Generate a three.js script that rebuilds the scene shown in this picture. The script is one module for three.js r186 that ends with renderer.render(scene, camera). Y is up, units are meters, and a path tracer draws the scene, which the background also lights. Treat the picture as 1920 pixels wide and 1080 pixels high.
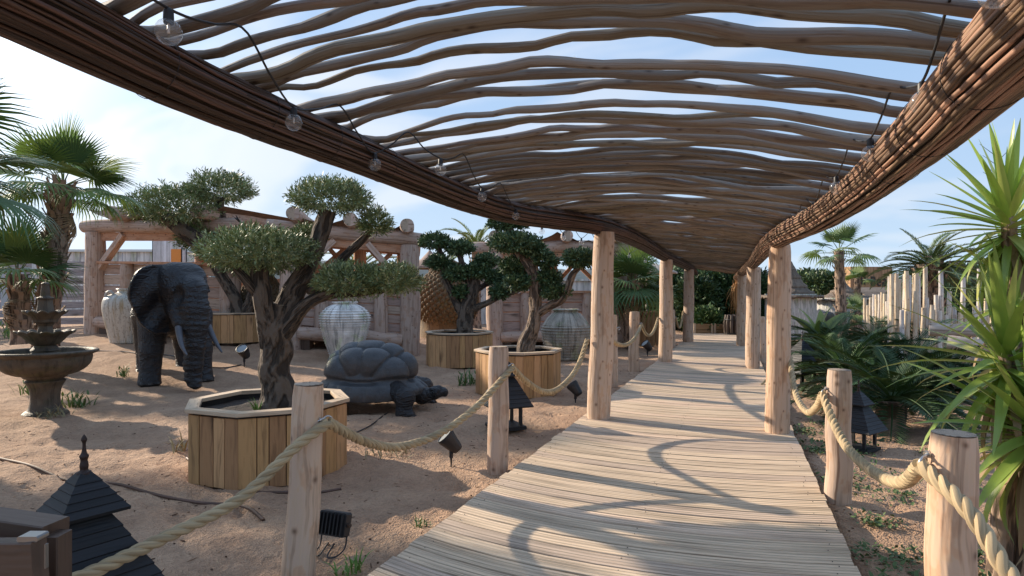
import * as THREE from 'three';
import { mergeGeometries } from 'three/addons/utils/BufferGeometryUtils.js';
import { FontLoader } from 'three/addons/loaders/FontLoader.js';
import { TextGeometry } from 'three/addons/geometries/TextGeometry.js';

// ---------------------------------------------------------------- camera, sky, sun, exposure
const scene = new THREE.Scene();
const F = 1150, EYE = 1.5, HOR = 550;               // focal length in photo pixels, eye height, row of the horizon
const camera = new THREE.PerspectiveCamera(2 * Math.atan(540 / F) * 180 / Math.PI, 16 / 9, 0.05, 6000);
camera.position.set(0, EYE, 0); camera.lookAt(0, EYE, -10);
camera.setViewOffset(1920, 1080, 0, 540 - HOR, 1920, 1080);
scene.add(camera);
const SUN_AZ = 50.5 * Math.PI / 180, SUN_EL = 21.7 * Math.PI / 180;
const sunDir = new THREE.Vector3(-Math.sin(SUN_AZ) * Math.cos(SUN_EL), Math.sin(SUN_EL), -Math.cos(SUN_AZ) * Math.cos(SUN_EL));
const sun = new THREE.DirectionalLight(new THREE.Color().setRGB(1, 0.86, 0.68), 5.0);
sun.position.copy(sunDir).multiplyScalar(60); sun.target.position.set(0, 0, -8); scene.add(sun, sun.target);
sun.castShadow = true; sun.shadow.mapSize.set(4096, 4096); sun.shadow.radius = 1.6;
Object.assign(sun.shadow.camera, { left: -30, right: 30, top: 30, bottom: -30, near: 1, far: 160 });
const EXPOSURE = 1.42;

// ---------------------------------------------------------------- noise and small maths
function rng(seed) { let a = seed >>> 0; return () => { a = (a + 0x6D2B79F5) | 0; let t = Math.imul(a ^ (a >>> 15), 1 | a); t = (t + Math.imul(t ^ (t >>> 7), 61 | t)) ^ t; return ((t ^ (t >>> 14)) >>> 0) / 4294967296; }; }
const R = rng(7);
const rr = (a, b, f = R) => a + (b - a) * f();
function h3(x, y, z) { let h = Math.imul(x, 374761393) ^ Math.imul(y, 668265263) ^ Math.imul(z, 1274126177); h = Math.imul(h ^ (h >>> 13), 1274126177); return ((h ^ (h >>> 16)) >>> 0) / 4294967296; }
const fade = t => t * t * t * (t * (t * 6 - 15) + 10), lerp = (a, b, t) => a + (b - a) * t, clamp = (x, a = 0, b = 1) => Math.min(b, Math.max(a, x));
const sst = (a, b, x) => { const t = clamp((x - a) / (b - a)); return t * t * (3 - 2 * t); };
const md = (a, n) => ((a % n) + n) % n;
function vn2(x, y, px = 1e6, py = 1e6, s = 0) {      // periodic value noise 0..1
  const xi = Math.floor(x), yi = Math.floor(y), u = fade(x - xi), v = fade(y - yi);
  const x0 = md(xi, px), x1 = md(xi + 1, px), y0 = md(yi, py), y1 = md(yi + 1, py);
  return lerp(lerp(h3(x0, y0, s), h3(x1, y0, s), u), lerp(h3(x0, y1, s), h3(x1, y1, s), u), v);
}
function fbm(x, y, px = 1e6, py = 1e6, oct = 4, s = 0) { let a = 0, w = 0.5, t = 0; for (let i = 0; i < oct; i++) { a += w * vn2(x, y, px, py, s + i); t += w; w *= 0.5; x *= 2; y *= 2; px *= 2; py *= 2; } return a / t; }
function vn3(x, y, z) { const zi = Math.floor(z), w = fade(z - zi); return lerp(vn2(x, y, 1e6, 1e6, zi), vn2(x, y, 1e6, 1e6, zi + 1), w); }
const V = (x, y, z) => new THREE.Vector3(x, y, z);

// ---------------------------------------------------------------- sky
{
  const W = 1536, H = 768, d = new Float32Array(W * H * 4), dir = V();
  for (let j = 0; j < H; j++) for (let i = 0; i < W; i++) {
    const el = ((j + 0.5) / H - 0.5) * Math.PI, ph = ((i + 0.5) / W - 0.5) * 2 * Math.PI;
    dir.set(Math.cos(ph) * Math.cos(el), Math.sin(el), Math.sin(ph) * Math.cos(el));
    const y = Math.max(0, dir.y), c = clamp(dir.dot(sunDir), -1, 1), g = Math.acos(c) * 180 / Math.PI;
    const hz = Math.pow(1 - y, 3.2);
    let r = lerp(0.25, 0.57, hz), gg = lerp(0.44, 0.725, hz), b = lerp(0.76, 0.87, hz);
    const glow = 0.30 * Math.exp(-g / 24) + 1.6 * Math.exp(-g * g / (2 * 9 * 9));
    const px = dir.x / (y + 0.12), pz = dir.z / (y + 0.12), q = px * 0.8 + pz * 0.6, p = -px * 0.6 + pz * 0.8;
    const wv = fbm(q * 0.7 + 9, p * 0.7 + 3, 1e6, 1e6, 4, 40);
    let cl = fbm(q * 0.8 + wv * 2.2 + 20, p * 2.5 + wv * 2.6 + 7, 1e6, 1e6, 6, 50);
    cl = sst(0.46, 0.78, cl + 0.09 * Math.exp(-g / 40)) * sst(0.0, 0.09, y) * (0.32 + 0.68 * Math.exp(-g / 45));
    const veil = 0.16 * Math.exp(-g / 35);
    const cw = clamp(cl * 0.72 + veil * 0.8), cb = 0.86 + glow * 0.35;
    r = lerp(r, cb, cw) + glow * 0.95; gg = lerp(gg, cb, cw) + glow * 0.93; b = lerp(b, cb * 1.02, cw) + glow * 0.85;
    if (dir.y < 0) { const k = sst(0, -0.06, dir.y); r = lerp(r, 0.2, k); gg = lerp(gg, 0.17, k); b = lerp(b, 0.14, k); }
    const o = (j * W + i) * 4; d[o] = r * 0.80; d[o + 1] = gg * 0.80; d[o + 2] = b * 0.80; d[o + 3] = 1;
  }
  const t = new THREE.DataTexture(d, W, H, THREE.RGBAFormat, THREE.FloatType);
  t.mapping = THREE.EquirectangularReflectionMapping; t.magFilter = t.minFilter = THREE.LinearFilter; t.needsUpdate = true;
  scene.background = t; scene.environment = t;
}

// ---------------------------------------------------------------- textures and materials
function tex(n, fn, srgb, rep) {
  const [w, h] = Array.isArray(n) ? n : [n, n], d = new Uint8Array(w * h * 4);
  for (let j = 0; j < h; j++) for (let i = 0; i < w; i++) { const c = fn((i + 0.5) / w, (j + 0.5) / h), o = (j * w + i) * 4; for (let k = 0; k < 3; k++) { let v = clamp(Array.isArray(c) ? c[k] : c); if (srgb) v = v <= 0.0031308 ? v * 12.92 : 1.055 * Math.pow(v, 1 / 2.4) - 0.055; d[o + k] = Math.round(v * 255); } d[o + 3] = 255; }
  const t = new THREE.DataTexture(d, w, h, THREE.RGBAFormat); t.wrapS = t.wrapT = THREE.RepeatWrapping; t.magFilter = THREE.LinearFilter; t.minFilter = THREE.LinearMipmapLinearFilter; t.generateMipmaps = true;
  if (srgb) t.colorSpace = THREE.SRGBColorSpace; if (rep) t.repeat.set(...rep); t.needsUpdate = true; return t;
}
const mixc = (a, b, t) => [lerp(a[0], b[0], t), lerp(a[1], b[1], t), lerp(a[2], b[2], t)];
const mul = (a, s) => [a[0] * s, a[1] * s, a[2] * s];
function mat(o, { color, map, bump, bumpScale = 0.004, rough = 0.85, ...rest } = {}) {
  const m = new (rest.transmission !== undefined || rest.clearcoat !== undefined || rest.sheen !== undefined ? THREE.MeshPhysicalMaterial : THREE.MeshStandardMaterial)({ roughness: rough, side: THREE.DoubleSide, ...rest });
  if (color) m.color.setRGB(...color); if (map) m.map = map; if (bump) { m.bumpMap = bump; m.bumpScale = bumpScale; }
  m.name = o; return m;
}
const tint = (m, c, name) => { const k = m.clone(); k.color.setRGB(c[0] * m.color.r, c[1] * m.color.g, c[2] * m.color.b); k.name = name || m.name + '_tone'; return k; };
// grain along v, all textures carry relative tones near 1 and the material colour sets the base
const woodTone = (dark, knots) => (u, v) => {
  const wob = 0.035 * (fbm(u * 3, v * 3, 3, 3, 3, 3) - 0.5), s = fbm(u * 34 + wob * 90, v * 2, 34, 2, 4, 11), f = vn2(u * 110, v * 9, 110, 9, 12), m = fbm(u * 4, v * 4, 4, 4, 3, 13);
  let k = 0; if (knots) { const cx = 0.31, cy = 0.62, dx = (u - cx) * 6, dy = (v - cy) * 2.6; k = Math.exp(-(dx * dx + dy * dy) * 9); const ex = (u - 0.78) * 8, ey = (v - 0.2) * 3.5; k += Math.exp(-(ex * ex + ey * ey) * 10); }
  const t = clamp(1.02 - dark * sst(0.5, 0.8, s) - 0.16 * sst(0.55, 0.9, f) - 0.22 * (m - 0.5) - 0.55 * clamp(k));
  return [t, t * lerp(0.93, 1, t), t * lerp(0.86, 1, t)];
};
const woodBump = (u, v) => 0.6 * fbm(u * 34 + 3 * (fbm(u * 3, v * 3, 3, 3, 3, 3) - 0.5), v * 2, 34, 2, 4, 11) + 0.4 * vn2(u * 90, v * 6, 90, 6, 12);
const T = {
  wood: tex(512, woodTone(0.35, true), true), woodB: tex(512, woodBump),
  log: tex(512, (u, v) => { // peeled trunk: long fibres, small dark knots, shallow bark remains
    const wob = fbm(u * 6, v * 3, 6, 3, 3, 70), s = fbm(u * 60 + wob * 3, v * 3, 60, 3, 4, 72), m = fbm(u * 9, v * 5, 9, 5, 4, 73), p = sst(0.55, 0.72, fbm(u * 16, v * 8, 16, 8, 4, 74)), cr = sst(0.74, 0.82, fbm(u * 46 + wob * 2, v * 1.0, 46, 1, 3, 71));
    let k = 0; const gx = u * 7, gy = v * 5; for (let i = -1; i <= 1; i++) for (let j = -1; j <= 1; j++) { const cx = Math.floor(gx) + i, cy = Math.floor(gy) + j, hx = md(cx, 7), hy = md(cy, 5); if (h3(hx, hy, 75) > 0.55) continue; const dx = gx - cx - h3(hx, hy, 76), dy = (gy - cy - h3(hx, hy, 77)) * 1.3, r = 0.05 + 0.09 * h3(hx, hy, 78); k = Math.max(k, Math.exp(-(dx * dx + dy * dy) / (r * r))); }
    const t = 1.12 - 0.34 * sst(0.45, 0.75, s) - 0.30 * (m - 0.5) - 0.10 * (vn2(u * 130, v * 20, 130, 20, 79) - 0.5);
    let c = mixc([t, t * 0.96, t * 0.92], [t * 0.80, t * 0.68, t * 0.58], p * 0.7); c = mixc(c, [0.22, 0.15, 0.11], clamp(k) * 0.85); return mixc(c, [0.26, 0.19, 0.15], cr * 0.75); }, true),
  deck: tex(512, (u, v) => { // v along the board, u over 0.14 m: five shallow flutes
    const g = Math.pow(0.5 + 0.5 * Math.cos(u * Math.PI * 2 * 4), 5), a = woodTone(0.4, false)(u * 0.5, v), w = fbm(u * 3, v * 5, 3, 5, 4, 80), st = sst(0.6, 0.8, fbm(u * 9, v * 2, 9, 2, 4, 81));
    const t = (1 - 0.27 * g) * (0.80 + 0.38 * w) * (1 - 0.34 * st); return [a[0] * t, a[1] * t * 0.985, a[2] * t * 0.96]; }, true),
  deckB: tex(512, (u, v) => 0.75 * (1 - Math.pow(0.5 + 0.5 * Math.cos(u * Math.PI * 2 * 4), 3)) + 0.25 * fbm(u * 20, v * 4, 20, 4, 3, 82)),
  sand: tex(1024, (u, v) => { const a = fbm(u * 6, v * 6, 6, 6, 5, 90), b = vn2(u * 240, v * 240, 240, 240, 91), c = fbm(u * 60, v * 60, 60, 60, 3, 92), k = sst(0.955, 0.975, vn2(u * 160, v * 160, 160, 160, 93)), l = sst(0.94, 0.97, vn2(u * 130, v * 130, 130, 130, 94)); let t = 0.66 + 0.36 * a + 0.22 * (b - 0.5) + 0.3 * (c - 0.5); return mixc(mixc([t, t * lerp(0.92, 1, a), t * lerp(0.88, 1, a)], [0.3, 0.22, 0.16], k * 0.8), [1.1, 1.05, 0.95], l * 0.6); }, true),
  sandB: tex(1024, (u, v) => 0.45 * fbm(u * 14, v * 14, 14, 14, 4, 95) + 0.35 * fbm(u * 60, v * 60, 60, 60, 3, 92) + 0.2 * vn2(u * 240, v * 240, 240, 240, 91)),
  bark: tex(512, (u, v) => { const w = 2.2 * (fbm(u * 4, v * 3, 4, 3, 3, 101) - 0.5), s = fbm(u * 22 + w, v * 6, 22, 6, 4, 102); const c = sst(0.36, 0.56, s); const t = lerp(0.3, 1.1, c) * (0.8 + 0.4 * vn2(u * 50, v * 30, 50, 30, 103)); return [t, t * 0.95, t * 0.88]; }, true),
  barkB: tex(512, (u, v) => { const w = 2.2 * (fbm(u * 4, v * 3, 4, 3, 3, 101) - 0.5); return sst(0.3, 0.6, fbm(u * 22 + w, v * 6, 22, 6, 4, 102)) * 0.85 + 0.15 * vn2(u * 50, v * 30, 50, 30, 103); }),
  hide: tex(512, (u, v) => { const t = 0.62 + 0.5 * fbm(u * 8, v * 8, 8, 8, 5, 110) + 0.28 * (vn2(u * 90, v * 50, 90, 50, 111) - 0.5); return [t, t, t]; }, true),
  hideB: tex(512, (u, v) => { const w = 1.6 * fbm(u * 4, v * 4, 4, 4, 3, 112); const a = Math.abs(fbm(u * 7 + w, v * 16 + w, 7, 16, 4, 113) - 0.5) * 2, b = Math.abs(fbm(u * 16 + w, v * 12, 16, 12, 3, 114) - 0.5) * 2; return clamp(Math.min(a, b) * 2.4) * 0.8 + 0.2 * vn2(u * 120, v * 120, 120, 120, 115); }),
  stone: tex(512, (u, v) => { const a = fbm(u * 7, v * 7, 7, 7, 5, 120), st = fbm(u * 24, v * 3, 24, 3, 4, 121), k = vn2(u * 150, v * 150, 150, 150, 122); const t = 0.45 + 0.75 * a - 0.35 * sst(0.5, 0.75, st) + 0.18 * (k - 0.5), m = sst(0.55, 0.75, fbm(u * 5, v * 5, 5, 5, 4, 123)); return mixc([t, t * 0.97, t * 0.93], [t * 0.85, t * 0.95, t * 0.66], m * 0.8); }, true),
  stoneB: tex(512, (u, v) => 0.6 * fbm(u * 20, v * 20, 20, 20, 4, 124) + 0.4 * vn2(u * 120, v * 120, 120, 120, 125)),
  glaze: tex(512, (u, v) => { const d = sst(0.5, 0.8, fbm(u * 26, v * 3, 26, 3, 4, 130)), p = sst(0.64, 0.70, fbm(u * 60, v * 34, 60, 34, 4, 131)), s = sst(0.5, 0.85, fbm(u * 40, v * 4, 40, 4, 4, 132)); let c = mixc([1, 0.98, 0.93], [0.72, 0.6, 0.42], d); c = mixc(c, [0.45, 0.36, 0.27], p * 0.75); return mul(c, 1 - 0.34 * s); }, true),
  straw: tex(512, (u, v) => { const s = fbm(u * 90, v * 3, 90, 3, 3, 140), a = fbm(u * 5, v * 5, 5, 5, 3, 141); const t = 0.45 + 0.7 * s + 0.35 * (a - 0.5); return [t, t * 0.96, t * 0.9]; }, true),
  ring: tex(256, (u, v) => { const x = u - 0.5, y = v - 0.5, r = Math.hypot(x, y), a = Math.atan2(y, x), k = 0.5 + 0.5 * Math.sin(r * 120 + 3 * fbm(x * 8 + 9, y * 8 + 9, 1e6, 1e6, 3, 150)), c = sst(0.72, 0.8, vn2((a + 3.2) * 6, r * 2, 1e6, 1e6, 151)) * sst(0.04, 0.3, r); const t = 0.75 + 0.22 * k - 0.5 * c; return [t, t * 0.95, t * 0.88]; }, true),
};
const M = {
  deck: mat('weathered_deck_wood', { color: [0.80, 0.615, 0.45], map: T.deck, bump: T.deckB, bumpScale: 0.007, rough: 0.82 }),
  log: mat('peeled_log', { color: [0.60, 0.44, 0.33], map: T.log, bump: T.woodB, bumpScale: 0.004, rough: 0.8 }),
  logEnd: mat('log_end_grain', { color: [0.50, 0.40, 0.32], map: T.ring, rough: 0.9 }),
  planter: mat('planter_pine', { color: [0.46, 0.26, 0.112], map: T.wood, bump: T.woodB, bumpScale: 0.002, rough: 0.7 }),
  rim: mat('planter_rim_wood', { color: [0.60, 0.45, 0.31], map: T.wood, bump: T.woodB, bumpScale: 0.002, rough: 0.75 }),
  pole: mat('grey_roof_pole', { color: [0.225, 0.19, 0.16], map: T.log, bump: T.woodB, bumpScale: 0.004, rough: 0.62 }),
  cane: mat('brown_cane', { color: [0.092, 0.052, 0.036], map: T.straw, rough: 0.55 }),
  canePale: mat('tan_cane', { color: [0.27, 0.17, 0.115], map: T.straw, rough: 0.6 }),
  core: mat('dark_core', { color: [0.05, 0.035, 0.025], rough: 0.9 }),
  rope: mat('manila_rope', { color: [0.54, 0.42, 0.26], map: T.straw, bump: T.woodB, bumpScale: 0.001, rough: 0.85 }),
  cabin: mat('pink_timber', { color: [0.50, 0.36, 0.29], map: T.wood, bump: T.woodB, bumpScale: 0.004, rough: 0.85 }),
  cabinLog: mat('pink_log', { color: [0.53, 0.39, 0.315], map: T.log, bump: T.woodB, bumpScale: 0.005, rough: 0.85 }),
  metal: mat('galvanised_steel', { color: [0.55, 0.55, 0.55], rough: 0.35, metalness: 0.9 }),
  blackMetal: mat('black_metal', { color: [0.02, 0.02, 0.022], rough: 0.45 }),
  black: mat('black_plastic', { color: [0.018, 0.018, 0.02], rough: 0.5 }),
  blackWood: mat('black_painted_wood', { color: [0.014, 0.0145, 0.017], map: T.wood, bump: T.woodB, bumpScale: 0.003, rough: 0.55 }),
  soil: mat('potting_soil', { color: [0.06, 0.045, 0.035], map: T.sand, bump: T.sandB, bumpScale: 0.03, rough: 0.95 }),
  olive: mat('olive_leaf', { color: [1, 1, 1], vertexColors: true, rough: 0.55 }),
  oliveBark: mat('olive_bark', { color: [0.135, 0.10, 0.075], map: T.bark, bump: T.barkB, bumpScale: 0.04, rough: 0.9 }),
  palmBark: mat('palm_bark', { color: [0.33, 0.235, 0.175], map: T.bark, bump: T.barkB, bumpScale: 0.01, rough: 0.9 }),
  leafFan: mat('fan_palm_leaf', { color: [0.155, 0.235, 0.042], rough: 0.68, transmission: 0.4, thickness: 0 }),
  leafFanDark: mat('dark_fan_leaf', { color: [0.065, 0.125, 0.03], rough: 0.68, transmission: 0.2, thickness: 0 }),
  leafFanPale: mat('yellow_fan_leaf', { color: [0.21, 0.27, 0.055], rough: 0.68, transmission: 0.35, thickness: 0 }),
  leafDry: mat('dry_palm_leaf', { color: [0.27, 0.19, 0.11], rough: 0.8 }),
  leafDate: mat('date_palm_leaf', { color: [0.11, 0.16, 0.055], rough: 0.5, transmission: 0.2, thickness: 0 }),
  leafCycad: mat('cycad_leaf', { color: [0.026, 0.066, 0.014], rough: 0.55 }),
  leafYucca: mat('yucca_leaf', { color: [0.31, 0.43, 0.085], rough: 0.4, transmission: 0.38, thickness: 0 }),
  leafYucca2: mat('yucca_leaf_yellow', { color: [0.50, 0.53, 0.15], rough: 0.4, transmission: 0.4, thickness: 0 }),
  hide: mat('dark_bronze_hide', { color: [0.017, 0.0165, 0.019], map: T.hide, bump: T.hideB, bumpScale: 0.014, rough: 0.42 }),
  shell: mat('grey_bronze_shell', { color: [0.062, 0.064, 0.069], map: T.hide, bump: T.stoneB, bumpScale: 0.004, rough: 0.42 }),
  tusk: mat('grey_tusk', { color: [0.105, 0.105, 0.12], map: T.hide, rough: 0.4 }),
  fountain: mat('mossy_dark_stone', { color: [0.125, 0.096, 0.066], map: T.stone, bump: T.stoneB, bumpScale: 0.006, rough: 0.6 }),
  water: mat('fountain_water', { color: [0.04, 0.05, 0.04], rough: 0.04 }),
  glass: mat('clear_glass', { color: [0.93, 0.93, 0.93], rough: 0.09, transmission: 0.94, thickness: 0, ior: 1.5 }),
  brown: mat('brown_stained_timber', { color: [0.10, 0.058, 0.038], map: T.wood, bump: T.woodB, bumpScale: 0.003, rough: 0.55 }),
  white: mat('white_paint', { color: [0.72, 0.71, 0.70], map: T.stone, rough: 0.8 }),
};

// ---------------------------------------------------------------- naming
const used = {};
function numbered(n) { used[n] = (used[n] ?? -1) + 1; return used[n] ? `${n}_${String(used[n]).padStart(3, '0')}` : n; }
const shade = o => { o.castShadow = o.receiveShadow = true; return o; };
function thing(name, label, category, pos = V(0, 0, 0), group, turn = 0) {
  const o = new THREE.Group(); o.name = numbered(name); o.userData = { label, category }; if (group) o.userData.group = group;
  o.position.copy(pos); o.rotation.y = turn; scene.add(o); return o;
}
function part(parent, name, geo, m, pos, label) { const o = shade(new THREE.Mesh(geo, m)); o.name = name; if (pos) o.position.copy(pos); if (label) o.userData.label = label; parent.add(o); return o; }
function solo(name, label, category, geo, m, pos, group) { const o = shade(new THREE.Mesh(geo, m)); o.name = numbered(name); o.userData = { label, category }; if (group) o.userData.group = group; if (pos) o.position.copy(pos); scene.add(o); return o; }
function structure(name, geo, m, label) { const o = shade(new THREE.Mesh(geo, m)); o.name = numbered(name); o.userData = { kind: 'structure', label }; scene.add(o); return o; }
function stuff(name, label, category, geo, m) { const o = solo(name, label, category, geo, m); o.userData.kind = 'stuff'; return o; }
function copy(src, pos, turn, label) { const c = src.clone(); c.name = numbered(src.name.replace(/_\d{3}$/, '')); c.position.copy(pos); c.rotation.y = turn; if (label) c.userData.label = label; scene.add(c); return c; }

// ---------------------------------------------------------------- places: pixels of the photograph to points of the place
const rise = (x, d) => 0.55 * sst(9, 17, d) * sst(-1.0, -6.5, x);        // the sand climbs a little to the back left
const at = (px, py, d) => V((px - 960) / F * d, EYE + (HOR - py) / F * d, -d);
const plane = (px, py, h) => at(px, py, (EYE - h) * F / (py - HOR));
const deckTop = 0.10;
function ground(px, py) { let d = EYE * F / Math.max(2, py - HOR); for (let i = 0; i < 40; i++) d = lerp(d, (EYE - rise((px - 960) / F * d, d)) * F / (py - HOR), 0.5); return at(px, py, d); }
// deck edges
const axis = V(0.3505, 0, -0.9365), across = V(0.9365, 0, 0.3505);
const deckL = z => { const d = -z; return -0.70 + 0.3836 * (d - 3.07); };       // x of the left edge at depth d
const deckR = z => { const d = -z; return 1.73 + 0.353 * (d - 3.04); };

// ---------------------------------------------------------------- geometry helpers
function meshGeo(pos, uv, idx, col) {
  const g = new THREE.BufferGeometry(); g.setAttribute('position', new THREE.Float32BufferAttribute(pos, 3)); g.setAttribute('uv', new THREE.Float32BufferAttribute(uv, 2));
  if (col) g.setAttribute('color', new THREE.Float32BufferAttribute(col, 3)); g.setIndex(idx); g.computeVertexNormals(); return g;
}
// tube along points; rad(t, angle) in metres; uv.u round, uv.v along (metres / scale)
function tube(pts, rad, { seg = 12, rs = 8, caps = true, us = 0.5, u0 = 0, v0 = 0, straight = false } = {}) {
  const cv = pts.length > 2 && !straight ? new THREE.CatmullRomCurve3(pts, false, 'centripetal') : null, P = [], pos = [], uv = [], idx = [], q = V(), rf = typeof rad === 'function' ? rad : () => rad;
  if (cv) for (let i = 0; i <= seg; i++) P.push(cv.getPoint(i / seg)); else for (let i = 0; i <= seg; i++) { const t = i / seg * (pts.length - 1), k = Math.min(pts.length - 2, Math.floor(t)); P.push(pts[k].clone().lerp(pts[k + 1], t - k)); }
  let N = null, len = 0; const T0 = V(), B = V(); let n0 = null, n1 = null;
  for (let i = 0; i <= seg; i++) {
    T0.copy(P[Math.min(seg, i + 1)]).sub(P[Math.max(0, i - 1)]).normalize();
    if (!N) { N = Math.abs(T0.y) < 0.8 ? V(0, 1, 0) : V(1, 0, 0); }
    N.addScaledVector(T0, -N.dot(T0)).normalize(); B.crossVectors(T0, N);
    if (i) len += P[i].distanceTo(P[i - 1]);
    if (!i) n0 = [N.clone(), B.clone(), T0.clone()]; if (i === seg) n1 = [N.clone(), B.clone(), T0.clone()];
    for (let j = 0; j <= rs; j++) { const a = j / rs * Math.PI * 2, r = rf(i / seg, j === rs ? 0 : a); q.copy(P[i]).addScaledVector(N, Math.cos(a) * r).addScaledVector(B, Math.sin(a) * r); pos.push(q.x, q.y, q.z); uv.push(u0 + j / rs * us, v0 + len); }
  }
  for (let i = 0; i < seg; i++) for (let j = 0; j < rs; j++) { const a = i * (rs + 1) + j, b = a + rs + 1; idx.push(a, a + 1, b, b, a + 1, b + 1); }
  if (caps) for (const [i, fr, fl] of [[0, n0, true], [seg, n1, false]]) {
    const c = pos.length / 3; pos.push(P[i].x, P[i].y, P[i].z); uv.push(u0 + 0.5 * us, v0);
    for (let j = 0; j <= rs; j++) { const a = j / rs * Math.PI * 2, r = rf(i / seg, j === rs ? 0 : a); q.copy(P[i]).addScaledVector(fr[0], Math.cos(a) * r).addScaledVector(fr[1], Math.sin(a) * r); pos.push(q.x, q.y, q.z); uv.push(u0 + 0.5 * us + Math.cos(a) * 0.1 * us, v0 + Math.sin(a) * 0.1); }
    for (let j = 0; j < rs; j++) fl ? idx.push(c, c + j + 2, c + j + 1) : idx.push(c, c + j + 1, c + j + 2);
  }
  return meshGeo(pos, uv, idx);
}
// a peeled log with flats and knots; chamfered ends
function logGeo(a, b, r0, r1, seed, { seg = 14, rs = 14, bow = 0.01, us = 0.5, rough = 0.05, chamfer = true } = {}) {
  const f = rng(seed), L = a.distanceTo(b), n = 5, pts = [];
  const d = b.clone().sub(a).normalize(), s = Math.abs(d.y) > 0.8 ? V(1, 0, 0) : V(0, 1, 0), s2 = V().crossVectors(d, s).normalize();
  for (let i = 0; i <= n; i++) { const t = i / n, k = Math.sin(t * Math.PI); pts.push(a.clone().lerp(b, t).addScaledVector(s2, (f() - 0.5) * 2 * bow * k).addScaledVector(s, (f() - 0.5) * 2 * bow * k)); }
  const so = f() * 50, ch = Math.min(0.2, 0.012 / L);
  return tube(pts, (t, an) => { const base = lerp(r0, r1, t) * (1 + rough * (vn3(Math.cos(an) * 1.4 + so, Math.sin(an) * 1.4, t * L * 1.6) - 0.5) * 2); return chamfer && (t === 0 || t === 1) ? base * 0.93 : base; }, { seg, rs, us, u0: f(), v0: f() * 3 });
}
// board: chamfered section extruded along local z, centred
function board(w, h, l, { c = 0.004, u0 = 0, v0 = 0, us = 1, vs = 1 } = {}) {
  const a = w / 2, b = h / 2, S = [[-a + c, -b], [a - c, -b], [a, -b + c], [a, b - c], [a - c, b], [-a + c, b], [-a, b - c], [-a, -b + c]], pos = [], uv = [], idx = [];
  for (let k = 0; k < 8; k++) { const p = S[k], q = S[(k + 1) % 8], n = pos.length / 3; for (const [pt, z] of [[p, -l / 2], [q, -l / 2], [q, l / 2], [p, l / 2]]) { pos.push(pt[0], pt[1], z); uv.push(u0 + (Math.abs(p[0] - q[0]) >= Math.abs(p[1] - q[1]) ? pt[0] : pt[1]) * us, v0 + z * vs); } idx.push(n, n + 1, n + 2, n, n + 2, n + 3); }
  for (const z of [-l / 2, l / 2]) { const n = pos.length / 3; for (const p of S) { pos.push(p[0], p[1], z); uv.push(u0 + p[0] * us, v0 + p[1] * 0.2); } for (let k = 1; k < 7; k++) z < 0 ? idx.push(n, n + k + 1, n + k) : idx.push(n, n + k, n + k + 1); }
  return meshGeo(pos, uv, idx);
}
// turn a board so that its length runs from a to b and its height axis leans to up
function between(geo, a, b, up = V(0, 1, 0)) {
  const z = b.clone().sub(a).normalize(), x = V().crossVectors(up, z).normalize(), y = V().crossVectors(z, x);
  return geo.applyMatrix4(new THREE.Matrix4().makeBasis(x, y, z).setPosition(a.clone().add(b).multiplyScalar(0.5)));
}
function plankBetween(a, b, w, h, up, o) { return between(board(w, h, a.distanceTo(b), o), a, b, up); }
// lathe with a radius change round the axis
function lathe(prof, segs, modr, uScale = 1, vScale = 1) {
  const pos = [], uv = [], idx = []; let len = 0;
  prof.forEach(([r, y], i) => { if (i) len += Math.hypot(r - prof[i - 1][0], y - prof[i - 1][1]); for (let j = 0; j <= segs; j++) { const a = j / segs * Math.PI * 2, [k, dy] = modr ? modr(i, a, r, y) : [1, 0]; pos.push(Math.cos(a) * r * k, y + dy, Math.sin(a) * r * k); uv.push(j / segs * uScale, len * vScale); } });
  for (let i = 0; i < prof.length - 1; i++) for (let j = 0; j < segs; j++) { const a = i * (segs + 1) + j, b = a + segs + 1; idx.push(a, b, a + 1, b, b + 1, a + 1); }
  return meshGeo(pos, uv, idx);
}
function smoothProfile(p, n) { const c = new THREE.CatmullRomCurve3(p.map(([r, y]) => V(r, y, 0)), false, 'centripetal'); return Array.from({ length: n + 1 }, (_, i) => { const q = c.getPoint(i / n); return [Math.max(0.0005, q.x), q.y]; }); }
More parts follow.
